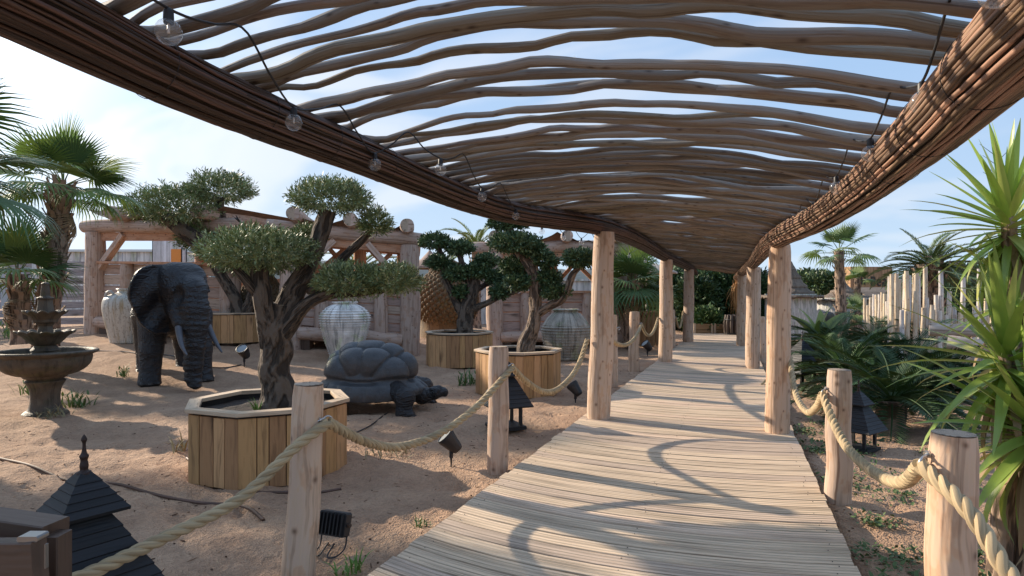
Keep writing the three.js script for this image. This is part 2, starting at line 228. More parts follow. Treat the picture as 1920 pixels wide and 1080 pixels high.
// surface nets
function sdfMesh(f, lo, hi, h, uvs = 1) {
  const nx = Math.ceil((hi[0] - lo[0]) / h) + 1, ny = Math.ceil((hi[1] - lo[1]) / h) + 1, nz = Math.ceil((hi[2] - lo[2]) / h) + 1, D = new Float32Array(nx * ny * nz), I = (i, j, k) => i + nx * (j + ny * k);
  for (let k = 0; k < nz; k++) for (let j = 0; j < ny; j++) for (let i = 0; i < nx; i++) D[I(i, j, k)] = f(lo[0] + i * h, lo[1] + j * h, lo[2] + k * h);
  const vid = new Int32Array(nx * ny * nz).fill(-1), pos = [], uv = [], idx = [], E = [[0, 1], [2, 3], [4, 5], [6, 7], [0, 2], [1, 3], [4, 6], [5, 7], [0, 4], [1, 5], [2, 6], [3, 7]];
  for (let k = 0; k < nz - 1; k++) for (let j = 0; j < ny - 1; j++) for (let i = 0; i < nx - 1; i++) {
    const c = []; let m = 0; for (let q = 0; q < 8; q++) { const v = D[I(i + (q & 1), j + (q >> 1 & 1), k + (q >> 2))]; c.push(v); if (v < 0) m++; }
    if (!m || m === 8) continue; let x = 0, y = 0, z = 0, n = 0;
    for (const [a, b] of E) if ((c[a] < 0) !== (c[b] < 0)) { const t = c[a] / (c[a] - c[b]); x += lerp(a & 1, b & 1, t); y += lerp(a >> 1 & 1, b >> 1 & 1, t); z += lerp(a >> 2, b >> 2, t); n++; }
    vid[I(i, j, k)] = pos.length / 3; x = lo[0] + (i + x / n) * h; y = lo[1] + (j + y / n) * h; z = lo[2] + (k + z / n) * h; pos.push(x, y, z); uv.push((x * 0.8 + z * 0.9) * uvs, (y + z * 0.15) * uvs);
  }
  const quad = (a, b, c, d, s) => { if (a < 0 || b < 0 || c < 0 || d < 0) return; s ? idx.push(a, b, c, a, c, d) : idx.push(a, c, b, a, d, c); };
  for (let k = 1; k < nz - 1; k++) for (let j = 1; j < ny - 1; j++) for (let i = 1; i < nx - 1; i++) {
    const s = D[I(i, j, k)] < 0;
    if (s !== D[I(i + 1, j, k)] < 0) quad(vid[I(i, j - 1, k - 1)], vid[I(i, j, k - 1)], vid[I(i, j, k)], vid[I(i, j - 1, k)], s);
    if (s !== D[I(i, j + 1, k)] < 0) quad(vid[I(i - 1, j, k - 1)], vid[I(i - 1, j, k)], vid[I(i, j, k)], vid[I(i, j, k - 1)], s);
    if (s !== D[I(i, j, k + 1)] < 0) quad(vid[I(i - 1, j - 1, k)], vid[I(i, j - 1, k)], vid[I(i, j, k)], vid[I(i - 1, j, k)], s);
  }
  return meshGeo(pos, uv, idx);
}
const smin = (a, b, k) => { const h = clamp(0.5 + 0.5 * (b - a) / k); return lerp(b, a, h) - k * h * (1 - h); };
function capsule(x, y, z, A, B) { // A, B = [x, y, z, r]
  const bx = B[0] - A[0], by = B[1] - A[1], bz = B[2] - A[2], px = x - A[0], py = y - A[1], pz = z - A[2], t = clamp((px * bx + py * by + pz * bz) / (bx * bx + by * by + bz * bz + 1e-9));
  return Math.hypot(px - bx * t, py - by * t, pz - bz * t) - lerp(A[3], B[3], t);
}

// ================================================================ SETTING: sand, boardwalk
const dimples = []; { const f = rng(31); for (let i = 0; i < 700; i++) { const d = lerp(2.2, 13, Math.pow(f(), 1.5)), x = f() < 0.8 ? lerp(deckL(-d) - 6.5, deckL(-d) - 0.15, Math.pow(f(), 0.7)) : lerp(deckR(-d) + 0.1, deckR(-d) + 3, f()); dimples.push([x, d, lerp(0.07, 0.16, f()), lerp(0.05, 0.08, f()), f() * 6.3, lerp(0.015, 0.04, f())]); } }
function sandY(x, d) {
  let h = rise(x, d);
  const near = sst(60, 14, Math.hypot(x, d)), z = -d, out = Math.max(deckL(z) - x, x - deckR(z));
  h += near * (0.10 * (fbm(x * 0.45 + 31, d * 0.45, 1e6, 1e6, 2, 201) - 0.5) + 0.07 * (fbm(x * 2.1, d * 2.1 + 7, 1e6, 1e6, 3, 203) - 0.5) + 0.03 * (fbm(x * 9, d * 9, 1e6, 1e6, 2, 207) - 0.5));
  if (d > 1.5 && d < 15 && Math.abs(x) < 12) for (const [a, b, r, q, t, k] of dimples) { const dx = x - a, dy = d - b; if (Math.abs(dx) > 0.3 || Math.abs(dy) > 0.3) continue; const c = Math.cos(t), s = Math.sin(t), u = (dx * c + dy * s) / r, v = (-dx * s + dy * c) / q, e = u * u + v * v; h += k * (-Math.exp(-e) + 0.42 * e * Math.exp(-e * 0.9)); }
  if (d > -1 && d < 26) { h = lerp(h, 0.035, 0.6 * sst(0.5, 0.0, out)); if (out < 0.02) h = Math.min(h, -0.04); }
  return h;
}
{
  const lines = (lo, hi, c, step, grow) => { const a = [c]; for (let v = c; v < hi;) { v += Math.abs(v) < 40 ? Math.max(step, Math.abs(v) * 0.0125) : Math.abs(v) * grow; a.push(v); } for (let v = c; v > lo;) { v -= Math.abs(v) < 18 ? Math.max(step, Math.abs(v) * 0.0125) : Math.abs(v) * grow; a.unshift(v); } return a; };
  const X = lines(-3500, 3500, 0, 0.055, 0.14), Z = lines(-60, 3500, 1.2, 0.05, 0.14), pos = [], uv = [], idx = [];
  for (const d of Z) for (const x of X) { pos.push(x, sandY(x, d), -d); uv.push(x / 1.7, d / 1.7); }
  for (let i = 0; i < Z.length - 1; i++) for (let j = 0; j < X.length - 1; j++) { const a = i * X.length + j, b = a + X.length; idx.push(a, a + 1, b, b, a + 1, b + 1); }
  structure('sandy_ground', meshGeo(pos, uv, idx), mat('reddish_sand', { color: [0.475, 0.31, 0.20], map: T.sand, bump: T.sandB, bumpScale: 0.035, rough: 0.95 }), 'reddish trodden sand of the garden');
}
const wEdge = s => [(-1.878 + 0.0087 * s) / 1.071, (0.657 - 0.0199 * s) / 1.0602];
const BOW = 0.17;
function deckPoint(s, w) { const [a, b] = wEdge(s), t = (w - (a + b) / 2) / ((b - a) / 2); return V(0, 0, 0).addScaledVector(axis, s - BOW * (1 - t * t)).addScaledVector(across, w); }
const deckMats = [1, 0.88, 1.07, 0.78, 0.97].map((k, i) => tint(M.deck, [k, k * (i === 2 ? 0.97 : 1), k * (i === 3 ? 1.05 : 0.98)]));
function sweepBoard(P, side, w, h, u0, v0) { // P: centre points, side: unit vectors across the board
  const c = 0.005, a = w / 2, S = [[-a + c, -h], [a - c, -h], [a, -h + c], [a, -c], [a - c, 0], [-a + c, 0], [-a, -c], [-a, -h + c]], pos = [], uv = [], idx = []; let len = 0;
  for (let i = 0; i < P.length; i++) { if (i) len += P[i].distanceTo(P[i - 1]); for (let k = 0; k <= 8; k++) { const s = S[k % 8]; pos.push(P[i].x + side[i].x * s[0], P[i].y + s[1], P[i].z + side[i].z * s[0]); uv.push((s[0] + a) / w + u0 + (k < 3 || k > 6 ? s[1] : 0), v0 + len * 0.55); } }
  for (let i = 0; i < P.length - 1; i++) for (let k = 0; k < 8; k++) { const q = i * 9 + k, b = q + 9; idx.push(q, q + 1, b, b, q + 1, b + 1); }
  for (const i of [0, P.length - 1]) { const n = pos.length / 3; for (const s of S) { pos.push(P[i].x + side[i].x * s[0], P[i].y + s[1], P[i].z + side[i].z * s[0]); uv.push(s[0] + u0, v0 + s[1]); } for (let k = 1; k < 7; k++) i ? idx.push(n, n + k + 1, n + k) : idx.push(n, n + k, n + k + 1); }
  const g = meshGeo(pos, uv, idx); return g.toNonIndexed ? (() => { const q = g.toNonIndexed(); q.computeVertexNormals(); return q; })() : g;
}
{
  const walk = new THREE.Group(); walk.name = 'boardwalk'; walk.userData = { kind: 'structure', label: 'grey timber boardwalk of grooved planks under the pergola' }; scene.add(walk);
  const f = rng(41);
  for (let s = 0.55, k = 0; s < 23.8; s += 0.148, k++) {
    let [a, b] = wEdge(s); a += (f() - 0.5) * 0.02; b += (f() - 0.5) * 0.02; const P = [], S = [], n = s < 9 ? 9 : 6, dy = (f() - 0.5) * 0.005, sk = (f() - 0.5) * 0.004;
    for (let i = 0; i <= n; i++) { const w = lerp(a, b, i / n), p = deckPoint(s, w), q = deckPoint(s, w + 0.01).sub(p).normalize(); p.y = deckTop + dy + sk * (i / n - 0.5); P.push(p); S.push(V(-q.z, 0, q.x).negate()); }
    for (const [i, k2] of [[0, 0], [n, 1]]) { const e = V(k2 ? 0.353 : 0.3836, 0, -1).normalize(), sd = S[i]; S[i] = e.multiplyScalar(1 / e.dot(sd)); }
    part(walk, 'plank', sweepBoard(P, S, 0.1365 + f() * 0.003, 0.028, Math.floor(f() * 4) / 4, f() * 2), deckMats[Math.floor(f() * 5)]);
  }
  for (const [k, o] of [[0, 0.09], [1, -0.09], [0, 1.15]]) { const P = []; for (let s = 0.6; s < 23.8; s += 1) { const e = wEdge(s); P.push(deckPoint(s, e[k] + o).setY(0.02)); } part(walk, 'joist', tube(P, 0.046, { seg: 40, rs: 4 }), M.brown); }
  // nail heads in pairs over the joists
  const nail = new THREE.CylinderGeometry(0.0032, 0.0032, 0.003, 6), im = new THREE.InstancedMesh(nail, M.blackMetal, 400), m4 = new THREE.Matrix4(); let n = 0; im.name = 'nail_heads'; im.userData = { kind: 'stuff' };
  for (let s = 0.55; s < 10.2 && n < 398; s += 0.148) { const [a, b] = wEdge(s); for (const w of [a + 0.09, (a + b) / 2, b - 0.09]) for (const e of [-0.045, 0.045]) if (n < 400 && f() < 0.6) { const p = deckPoint(s + e, w + (f() - 0.5) * 0.035); m4.makeTranslation(p.x, deckTop + 0.0015, p.z); im.setMatrixAt(n++, m4); } }
  im.count = n; walk.add(im);
}

// ================================================================ PERGOLA
const hbL = 2.16, hbR = 1.96, BR = 0.098;
const base = (px, py, h = deckTop) => plane(px, py, h);
const postL = [base(1122, 783), base(1247, 678), base(1290, 641)], postR = [base(1457, 810), base(1411, 690), base(1391, 648)];
const pathL = [V(-1.86, 0, 1.2), V(-1.51, 0, -0.55), plane(0, 57, hbL), plane(350, 208, hbL), plane(640, 312, hbL), plane(950, 416, hbL), postL[0].clone(), postL[1].clone(), postL[2].clone(), V(6.7, 0, -22.4)].map(p => p.setY(hbL + BR));
const pathR = [V(0.35, 0, 1.0), V(0.78, 0, -0.4), plane(1920, 150, hbR), plane(1780, 265, hbR), plane(1640, 370, hbR), plane(1540, 430, hbR), postR[0].clone(), postR[1].clone(), postR[2].clone(), V(7.9, 0, -21.6)].map(p => p.setY(hbR + BR));
const curL = new THREE.CatmullRomCurve3(pathL, false, 'centripetal'), curR = new THREE.CatmullRomCurve3(pathR, false, 'centripetal');
const sampL = curL.getSpacedPoints(600), sampR = curR.getSpacedPoints(600);
const onPath = (S, s) => { for (let i = 0; i < S.length - 1; i++) { const a = axis.dot(S[i]), b = axis.dot(S[i + 1]); if (s >= a && s < b) return S[i].clone().lerp(S[i + 1], (s - a) / (b - a)); } return S[S.length - 1].clone(); };
const pergola = thing('pergola', 'long walkway pergola of crooked poles laid over two cane-wrapped beams on log posts', 'pergola');
const logMats = [M.log, tint(M.log, [1.05, 1.03, 1.0]), tint(M.log, [0.9, 0.9, 0.92]), tint(M.log, [1.02, 0.96, 0.9])];
{
  const f = rng(51);
  const posts = [[postL[0], 0.137, 0.118, hbL, 0.07, 0.02], [postL[1], 0.145, 0.13, hbL, 0.03, 0], [postL[2], 0.15, 0.14, hbL, 0.03, 0], [postR[0], 0.118, 0.107, hbR, 0.03, 0], [postR[1], 0.132, 0.125, hbR, 0.02, 0], [postR[2], 0.14, 0.13, hbR, 0.02, 0]];
  posts.forEach(([p, r0, r1, h, lx], i) => part(pergola, 'post', logGeo(V(p.x, deckTop - 0.02, p.z), V(p.x + lx, h + 0.03, p.z), r0, r1, 300 + i, { seg: 26, rs: 20, us: 1, rough: 0.05, bow: 0.012 }), logMats[i % 4]));
  // the two beams: a log core wrapped in canes laid lengthwise and tied with wire
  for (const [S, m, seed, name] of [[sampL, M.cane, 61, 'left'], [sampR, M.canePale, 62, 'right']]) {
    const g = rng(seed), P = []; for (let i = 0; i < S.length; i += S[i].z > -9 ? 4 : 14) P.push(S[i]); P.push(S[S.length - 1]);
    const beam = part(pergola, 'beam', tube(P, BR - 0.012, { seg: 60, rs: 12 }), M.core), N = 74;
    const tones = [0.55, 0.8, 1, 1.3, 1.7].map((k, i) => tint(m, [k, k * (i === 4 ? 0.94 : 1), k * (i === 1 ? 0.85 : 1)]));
    for (let j = 0; j < N; j++) {
      const a0 = j / N * Math.PI * 2 + (g() - 0.5) * 0.05, tw = (g() - 0.5) * 0.012, r0 = BR - 0.005 + g() * 0.007, so = g() * 90, C = [];
      for (let i = 0; i < P.length; i++) { const t = V().copy(P[Math.min(P.length - 1, i + 1)]).sub(P[Math.max(0, i - 1)]).normalize(), sd = V(-t.z, 0, t.x).normalize(), a = a0 + tw * i + 0.10 * (vn2(i * 0.7, so) - 0.5), r = r0 + 0.011 * (vn2(i * 0.55 + 4, so + 7) - 0.5); C.push(P[i].clone().addScaledVector(sd, Math.cos(a) * r).add(V(0, Math.sin(a) * r, 0))); }
      const q = 0.0046 + g() * 0.0024;
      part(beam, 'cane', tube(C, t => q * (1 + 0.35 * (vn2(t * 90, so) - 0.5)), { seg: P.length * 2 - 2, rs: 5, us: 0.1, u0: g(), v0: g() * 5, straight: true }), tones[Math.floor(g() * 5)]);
    }
    for (let s = 0.9; s < 13; s += 0.42 + g() * 0.2) { const p = onPath(S, s), q = onPath(S, s + 0.05).sub(p).normalize(), sd = V(-q.z, 0, q.x), C = []; for (let k = 0; k <= 20; k++) { const a = k / 20 * Math.PI * 2; C.push(p.clone().addScaledVector(sd, Math.cos(a) * (BR + 0.0075)).add(V(0, Math.sin(a) * (BR + 0.0075), 0)).addScaledVector(q, 0.012 * Math.sin(a * 2))); } part(beam, 'binding_wire', tube(C, 0.0013, { seg: 30, rs: 4, caps: false }), M.blackMetal); }
  }
  // roof poles
  const poleMats = [1, 0.8, 1.2, 0.92, 1.08, 0.68].map((k, i) => tint(M.pole, [k * (i === 2 ? 1.0 : 1), k, k * (i === 3 ? 0.9 : i === 4 ? 1.06 : 1)]));
  const gaps = [[2.27, 2.42], [2.82, 2.97], [3.22, 3.32], [3.60, 3.68], [4.15, 4.25], [4.6, 4.69], [5.4, 5.5], [6.2, 6.3], [7.1, 7.2]];
  let n = 0;
  for (let s = 0.75; s < 22.6 && n < 292;) {
    const gp = gaps.find(q => s > q[0] && s < q[1]); if (gp) { s = gp[1] + 0.012; continue; }
    const L = onPath(sampL, s), Rr = onPath(sampR, s), r = (s > 4.5 ? 0.0185 : 0.0165) + f() * 0.0115, far = s > 9, seg = far ? 14 : 40, rs = far ? 6 : 9, so = f() * 300, C = [];
    const e0 = 0.10 + f() * 0.16, e1 = 0.08 + f() * 0.14, W = L.distanceTo(Rr), sk = (f() - 0.5) * (far ? 0.05 : 0.09), yo = f() * 0.022, amp = far ? 0.075 : 0.135;
    const K = far ? 12 : 22; for (let i = 0; i <= K; i++) { const t = lerp(-e0 / W, 1 + e1 / W, i / K), tt = clamp(t); const p = L.clone().lerp(Rr, t); p.y += BR + r * 0.8 + yo + lerp(0.62, 0.05, sst(2.4, 9.5, s)) * tt * (1 - tt) + 0.05 * (vn2(t * 5, so) - 0.5) * (tt > 0.02 ? 1 : 0) + 0.022 * (vn2(t * 15, so + 9) - 0.5); p.addScaledVector(axis, sk * (t - 0.5) + amp * (fbm(t * 3.4 + so, so, 1e6, 1e6, 3, 5) - 0.5) + 0.03 * (vn2(t * 14 + so, so + 3) - 0.5)); C.push(p); }
    const flip = f() < 0.5;
    part(pergola, 'roof_pole', tube(C, (t, a) => r * lerp(1.15, 0.82, flip ? 1 - t : t) * (1 + 0.24 * (vn3(Math.cos(a) * 0.8 + so, Math.sin(a) * 0.8, t * 13) - 0.5) + 0.3 * (vn2(t * 15, so) - 0.5)), { seg, rs, us: 0.35, u0: f(), v0: f() * 3 }), poleMats[Math.floor(f() * 6)]);
    n++; if (f() < 0.11) s += 0.05; s += far ? 0.084 + (f() - 0.5) * 0.02 : (0.074 + (f() - 0.5) * 0.05) * lerp(1.5, 1.0, sst(1.5, 5, s));
  }
}

// ================================================================ LIGHT STRINGS
{
  const globe = new THREE.SphereGeometry(0.034, 20, 14), sock = lathe([[0.0005, 0.062], [0.008, 0.062], [0.0125, 0.055], [0.0135, 0.03], [0.012, 0.022], [0.0005, 0.021]], 12), fil = new THREE.CylinderGeometry(0.0025, 0.004, 0.03, 6);
  const M2 = mat('bulb_filament_stem', { color: [0.6, 0.55, 0.5], rough: 0.4 });
  const string = (name, label, spots, h, hook) => {
    const t = thing(name, label, 'string light', V(0, 0, 0)), C = [];
    spots.forEach(([px, py], i) => {
      const hh = h, d = (hh - EYE) * F / (HOR - py), p = at(px, py, d);
      const b = part(t, 'bulb', globe, M.glass, p); part(b, 'socket', sock, M.black); part(b, 'filament', fil, M2, V(0, 0.012, 0));
      const c = p.clone().add(V(0, 0.062, 0)); C.push(c);
      if (i < spots.length - 1) { const [qx, qy] = spots[i + 1], q = at(qx, qy, (hh - EYE) * F / (HOR - qy)); for (const k of [0.25, 0.5, 0.75]) { const m = p.clone().lerp(q, k); m.y = h + 0.062 + (k === 0.5 ? hook : k === 0.25 ? hook * 0.42 : hook * 0.36); C.push(m); } }
    });
    const f0 = C[0].clone(), f1 = C[C.length - 1]; C.unshift(f0.clone().add(V(-0.12, 0.06, 0.55)), f0.clone().add(V(-0.05, 0.012, 0.28)));
    part(t, 'cable', tube(C, 0.0042, { seg: C.length * 5, rs: 5 }), M.black);
  };
  string('string_light', 'black cable with clear round bulbs along the dark cane beam above the elephant and turtle', [[316, 60], [551, 230], [703, 309], [826, 318], [904, 369], [967, 405], [1016, 434], [1056, 446], [1090, 455], [1122, 462], [1180, 480], [1210, 490]], 2.19, 0.13);
  string('string_light', 'black cable with clear round bulbs along the sunlit cane beam beside the yucca', [[1872, -20], [1729, 192], [1632, 288], [1568, 352], [1527, 398], [1492, 418], [1465, 440], [1440, 466], [1425, 478]], 2.07, 0.09);
}

// ================================================================ ROPE POSTS AND ROPES
const ropePosts = [
  // base pixel x, y, height, radius, eyelet side [dx, dz], eyelet height, lean, label
  [556, 1094, 1.03, 0.083, [0.085, 0.01], 0.855, 0.065, 'pale log rope post with a split side beside the large octagonal planter'],
  [931, 888, 1.055, 0.083, [0.085, -0.01], 0.90, 0.02, 'pale log rope post standing between the round spotlight and the boardwalk edge'],
  [1188, 699, 1.15, 0.10, [0.1, 0], 0.93, 0.02, 'pale log rope post between the first and second pergola posts on the turtle side'],
  [1150, 726, 1.15, 0.07, [0.07, 0], 0.95, 0, 'slim log rope post half hidden right behind the first pergola post on the turtle side'],
  [1260, 655, 1.06, 0.085, [0.08, 0], 0.86, 0, 'small far rope post just beyond the second pergola post on the turtle side'],
  [1571, 949, 0.96, 0.083, [-0.085, 0.0], 0.81, 0.01, 'sunlit log rope post on the bare strip between boardwalk and dark cycads'],
  [1783, 1340, 1.0, 0.078, [-0.083, -0.005], 0.905, 0.01, 'nearest log rope post with greyed top beside the yucca'],
  [1428, 682, 1.0, 0.085, [-0.08, 0.0], 0.8, 0, 'grey shaded rope post behind the second pergola post on the cycad side'],
  [-760, 1350, 1.0, 0.083, [0.085, 0], 0.72, 0, 'log rope post holding the end of the rope by the brown timber'],
];
const RP = [];
{
  const ringG = new THREE.TorusGeometry(0.024, 0.0045, 6, 16), boltG = new THREE.CylinderGeometry(0.006, 0.006, 0.05, 6).rotateZ(Math.PI / 2), plateG = new THREE.CylinderGeometry(0.014, 0.014, 0.006, 8).rotateZ(Math.PI / 2);
  ropePosts.forEach(([px, py, h, r, e, eh, lean, label], i) => {
    const b = plane(px, py, 0); b.y = 0; const t = thing('rope_post', label, 'post', b, 'log posts of the rope barrier');
    part(t, 'post_log', logGeo(V(0, -0.12, 0), V(lean, h, 0), r * 1.08, r * 0.94, 400 + i, { seg: 18, rs: 20, us: 0.5, rough: 0.06 }), logMats[(i + 1) % 4]);
    const eg = new THREE.CircleGeometry(r * 0.86, 20).rotateX(-Math.PI / 2); part(t, 'end_grain', eg, M.logEnd, V(lean, h + 0.003, 0));
    const a = part(t, 'eyelet', ringG, M.metal, V(e[0] * 1.28 + lean * eh / h, eh - 0.01, e[1])); a.rotation.set(0.2, 0.5, 0.3); part(a, 'bolt', boltG, M.metal, V(-Math.sign(e[0]) * 0.03, 0.02, 0)); part(a, 'bolt_plate', plateG, M.metal, V(-Math.sign(e[0]) * 0.03, 0.02, 0));
    RP.push(V(b.x + e[0] * 1.35 + lean * eh / h, eh - 0.02, b.z + e[1]));
  });
}
function ropeGeo(pts, R = 0.0265, pitch = 0.17) {
  const cv = new THREE.CatmullRomCurve3(pts, false, 'centripetal'), L = cv.getLength(), n = Math.max(24, Math.round(L / pitch * 14)), P = cv.getSpacedPoints(n), out = [];
  let N = null; const fr = P.map((p, i) => { const t = V().copy(P[Math.min(n, i + 1)]).sub(P[Math.max(0, i - 1)]).normalize(); if (!N) N = Math.abs(t.y) < 0.9 ? V(0, 1, 0) : V(1, 0, 0); N = N.clone().addScaledVector(t, -N.dot(t)).normalize(); return [N, V().crossVectors(t, N)]; });
  for (let k = 0; k < 3; k++) out.push(tube(P.map((p, i) => { const a = i / n * L / pitch * Math.PI * 2 + k * Math.PI * 2 / 3; return p.clone().addScaledVector(fr[i][0], Math.cos(a) * R * 0.5).addScaledVector(fr[i][1], Math.sin(a) * R * 0.5); }), R * 0.6, { seg: n, rs: 8, us: 0.12, u0: k * 0.3, straight: true }));
  return out;
}
function hang(a, b, sag, n = 7) { const o = []; for (let i = 0; i <= n; i++) { const t = i / n, p = a.clone().lerp(b, t); p.y -= 4 * sag * t * (1 - t); o.push(p); } return o; }
function rope(label, pts, R) { const t = thing('rope', label, 'rope', V(0, 0, 0), 'ropes hung between the log posts'); for (const g of ropeGeo(pts, R)) part(t, 'strand', g, M.rope); return t; }
{
  const A1 = V(postL[0].x - 0.13, 0.98, postL[0].z + 0.05), A1b = V(postL[0].x + 0.14, 0.98, postL[0].z - 0.1), B2 = V(postL[1].x - 0.14, 1.0, postL[1].z), B3 = V(postL[2].x - 0.14, 0.98, postL[2].z), C1 = V(postR[0].x + 0.12, 0.86, postR[0].z + 0.02), C2 = V(postR[1].x + 0.1, 0.85, postR[1].z);
  const p0 = RP[0];
  rope('nearest rope running off the bottom of the photo past the black pagoda lantern', [p0, at(560, 833, 3.02), at(450, 935, 2.84), at(300, 1012, 2.6), at(150, 1083, 2.36), at(-60, 1165, 2.1), at(-330, 1215, 1.85), RP[8]]);
  rope('slack rope in front of the turtle above the round spotlight', [p0, at(640, 806, 3.28), at(690, 830, 3.62), at(748, 838, 4.0), at(820, 815, 4.35), at(890, 766, 4.7), RP[1]]);
  rope('slack rope reaching the first pergola post in front of an octagonal planter', [RP[1], at(985, 714, 5.4), at(1020, 735, 5.75), at(1050, 727, 6.15), at(1082, 690, 6.6), A1]);
  rope('thin far rope between the slim hidden post and the next post on the turtle side', hang(A1b, RP[2], 0.2));
  rope('thin far rope from a rope post to the second pergola post on the turtle side', hang(RP[2], B2, 0.28));
  rope('farthest rope looping to the third pergola post on the turtle side', hang(RP[4], B3, 0.36));
  rope('rope dropping steeply out of the photo along the nearest post by the yucca', [RP[6], V(RP[6].x + 0.003, 0.80, -1.96), V(RP[6].x + 0.01, 0.66, -1.8), V(RP[6].x + 0.0, 0.56, -1.55), V(RP[6].x - 0.1, 0.52, -1.2), V(RP[6].x - 0.3, 0.6, -0.6)], 0.026);
  rope('sunlit rope hanging over bare soil between the two posts by the yucca', [RP[5], at(1562, 790, 4.05), at(1588, 838, 3.7), at(1635, 883, 3.2), at(1690, 905, 2.6), RP[6]]);
  rope('short rope from the sunlit pergola post to the post before the cycads', [C1, at(1492, 738, 5.7), at(1513, 772, 5.2), at(1532, 762, 4.7), RP[5]]);
  rope('grey far rope beside the second pergola post on the cycad side', hang(RP[7], C2, 0.22));
}

// ================================================================ FOLIAGE BUILDERS
// sprigs of small leaves filling a flattened pad; one mesh per pad
function padGeo(rx, ry, rz, sprigs, L, wid, seed, tones, { up = 0.35, dn = 0.75 } = {}) {
  const f = rng(seed), pos = [], uv = [], idx = [], col = [], p = V(), d = V(), l = V(), s = V(), so = f() * 90;
  for (let i = 0; i < sprigs; i++) {
    const u = f() * 2 - 1, a = f() * Math.PI * 2, q = Math.sqrt(1 - u * u), rad = Math.pow(f(), 0.28);
    d.set(q * Math.cos(a), u, q * Math.sin(a)); if (d.y < 0) d.y *= dn;
    const lump = 0.86 + 0.26 * vn3(d.x * 2.6 + so, d.y * 2.6, d.z * 2.6);
    p.set(d.x * rx * rad * lump, d.y * ry * rad * lump, d.z * rz * rad * lump);
    d.set(d.x / rx, d.y / ry, d.z / rz).normalize(); d.x += (f() - 0.5) * 1.1; d.y += (f() - 0.5) * 1.0 + up; d.z += (f() - 0.5) * 1.1; d.normalize();
    const tone = tones[Math.floor(f() * tones.length)], cl = 0.75 + 0.5 * vn3(p.x * 5 / rx + so, p.y * 4 / ry, p.z * 5 / rx), len = L * (0.7 + 0.7 * f()), m = 5;
    for (let k = 0; k < m; k++) {
      const t = k / m; l.set(f() - 0.5, f() - 0.5, f() - 0.5); l.addScaledVector(d, -l.dot(d)).normalize(); const ll = len * 0.55 * (0.8 + 0.4 * f());
      const bx = p.x + d.x * len * t, by = p.y + d.y * len * t, bz = p.z + d.z * len * t; l.multiplyScalar(0.6).addScaledVector(d, 0.8).normalize(); s.set(f() - 0.5, f() - 0.5, f() - 0.5).cross(l).normalize();
      const n = pos.length / 3, w = wid * (0.8 + 0.4 * f()), c = cl * (0.8 + 0.4 * f());
      pos.push(bx, by, bz, bx + l.x * ll * 0.5 + s.x * w, by + l.y * ll * 0.5 + s.y * w, bz + l.z * ll * 0.5 + s.z * w, bx + l.x * ll, by + l.y * ll, bz + l.z * ll, bx + l.x * ll * 0.5 - s.x * w, by + l.y * ll * 0.5 - s.y * w, bz + l.z * ll * 0.5 - s.z * w);
      uv.push(0, 0, 1, 0, 1, 1, 0, 1); for (let z = 0; z < 4; z++) col.push(tone[0] * c, tone[1] * c, tone[2] * c); idx.push(n, n + 1, n + 2, n, n + 2, n + 3);
    }
  }
  return meshGeo(pos, uv, idx, col);
}
const OLIVE = [[0.20, 0.245, 0.09], [0.145, 0.19, 0.07], [0.26, 0.295, 0.12], [0.32, 0.345, 0.17], [0.10, 0.135, 0.046]];
const DARKPAD = [[0.058, 0.105, 0.04], [0.038, 0.075, 0.03], [0.09, 0.14, 0.052], [0.12, 0.17, 0.066]];
const HEDGE = [[0.035, 0.075, 0.022], [0.02, 0.045, 0.015], [0.06, 0.11, 0.03], [0.09, 0.14, 0.045]];
// limbs given as [px, py, depth shift, radius in photo pixels], pads as [px, py, depth shift, rx, ry]
function cloudTree(name, label, D, basePt, trunk, limbs, pads, { bark = M.oliveBark, tones = OLIVE, L = 0.075, wid = 0.006, dens = 1, seed = 1, rzk = 0.9, opt } = {}) {
  const t = thing(name, label, 'tree', basePt), px = D / F, loc = q => at(q[0], q[1], D + q[2]).sub(basePt), f = rng(seed);
  const limb = (pts, nm) => { const so = f() * 60, n = pts.length - 1; return part(t, nm, tube(pts.map(loc), (u, a) => { const i = Math.min(n - 1, Math.floor(u * n)), r = lerp(pts[i][3], pts[i + 1][3], u * n - i) * px; return r * (1 + 0.34 * (vn3(Math.cos(a) * 1.6 + so, Math.sin(a) * 1.6, u * 7) - 0.5) + 0.16 * (vn3(Math.cos(a) * 4 + so, Math.sin(a) * 4, u * 9) - 0.5)); }, { seg: 10 * n, rs: 16, us: 0.7, u0: f(), v0: f() }), bark); };
  limb(trunk, 'trunk'); limbs.forEach(q => limb(q, 'limb'));
  pads.forEach(([x, y, dd, rx, ry], i) => part(t, 'foliage_pad', padGeo(rx * px * (opt ? 0.88 : 1), ry * px * (opt ? 0.74 : 1), rx * px * rzk, Math.round(dens * (0.25 + 3.4 * rx * ry / 3200) * 620), L, wid, seed * 40 + i, tones, opt ?? { dn: 0.5, up: 0.45 }), M.olive, at(x, y, D + dd).sub(basePt)));
  return t;
}
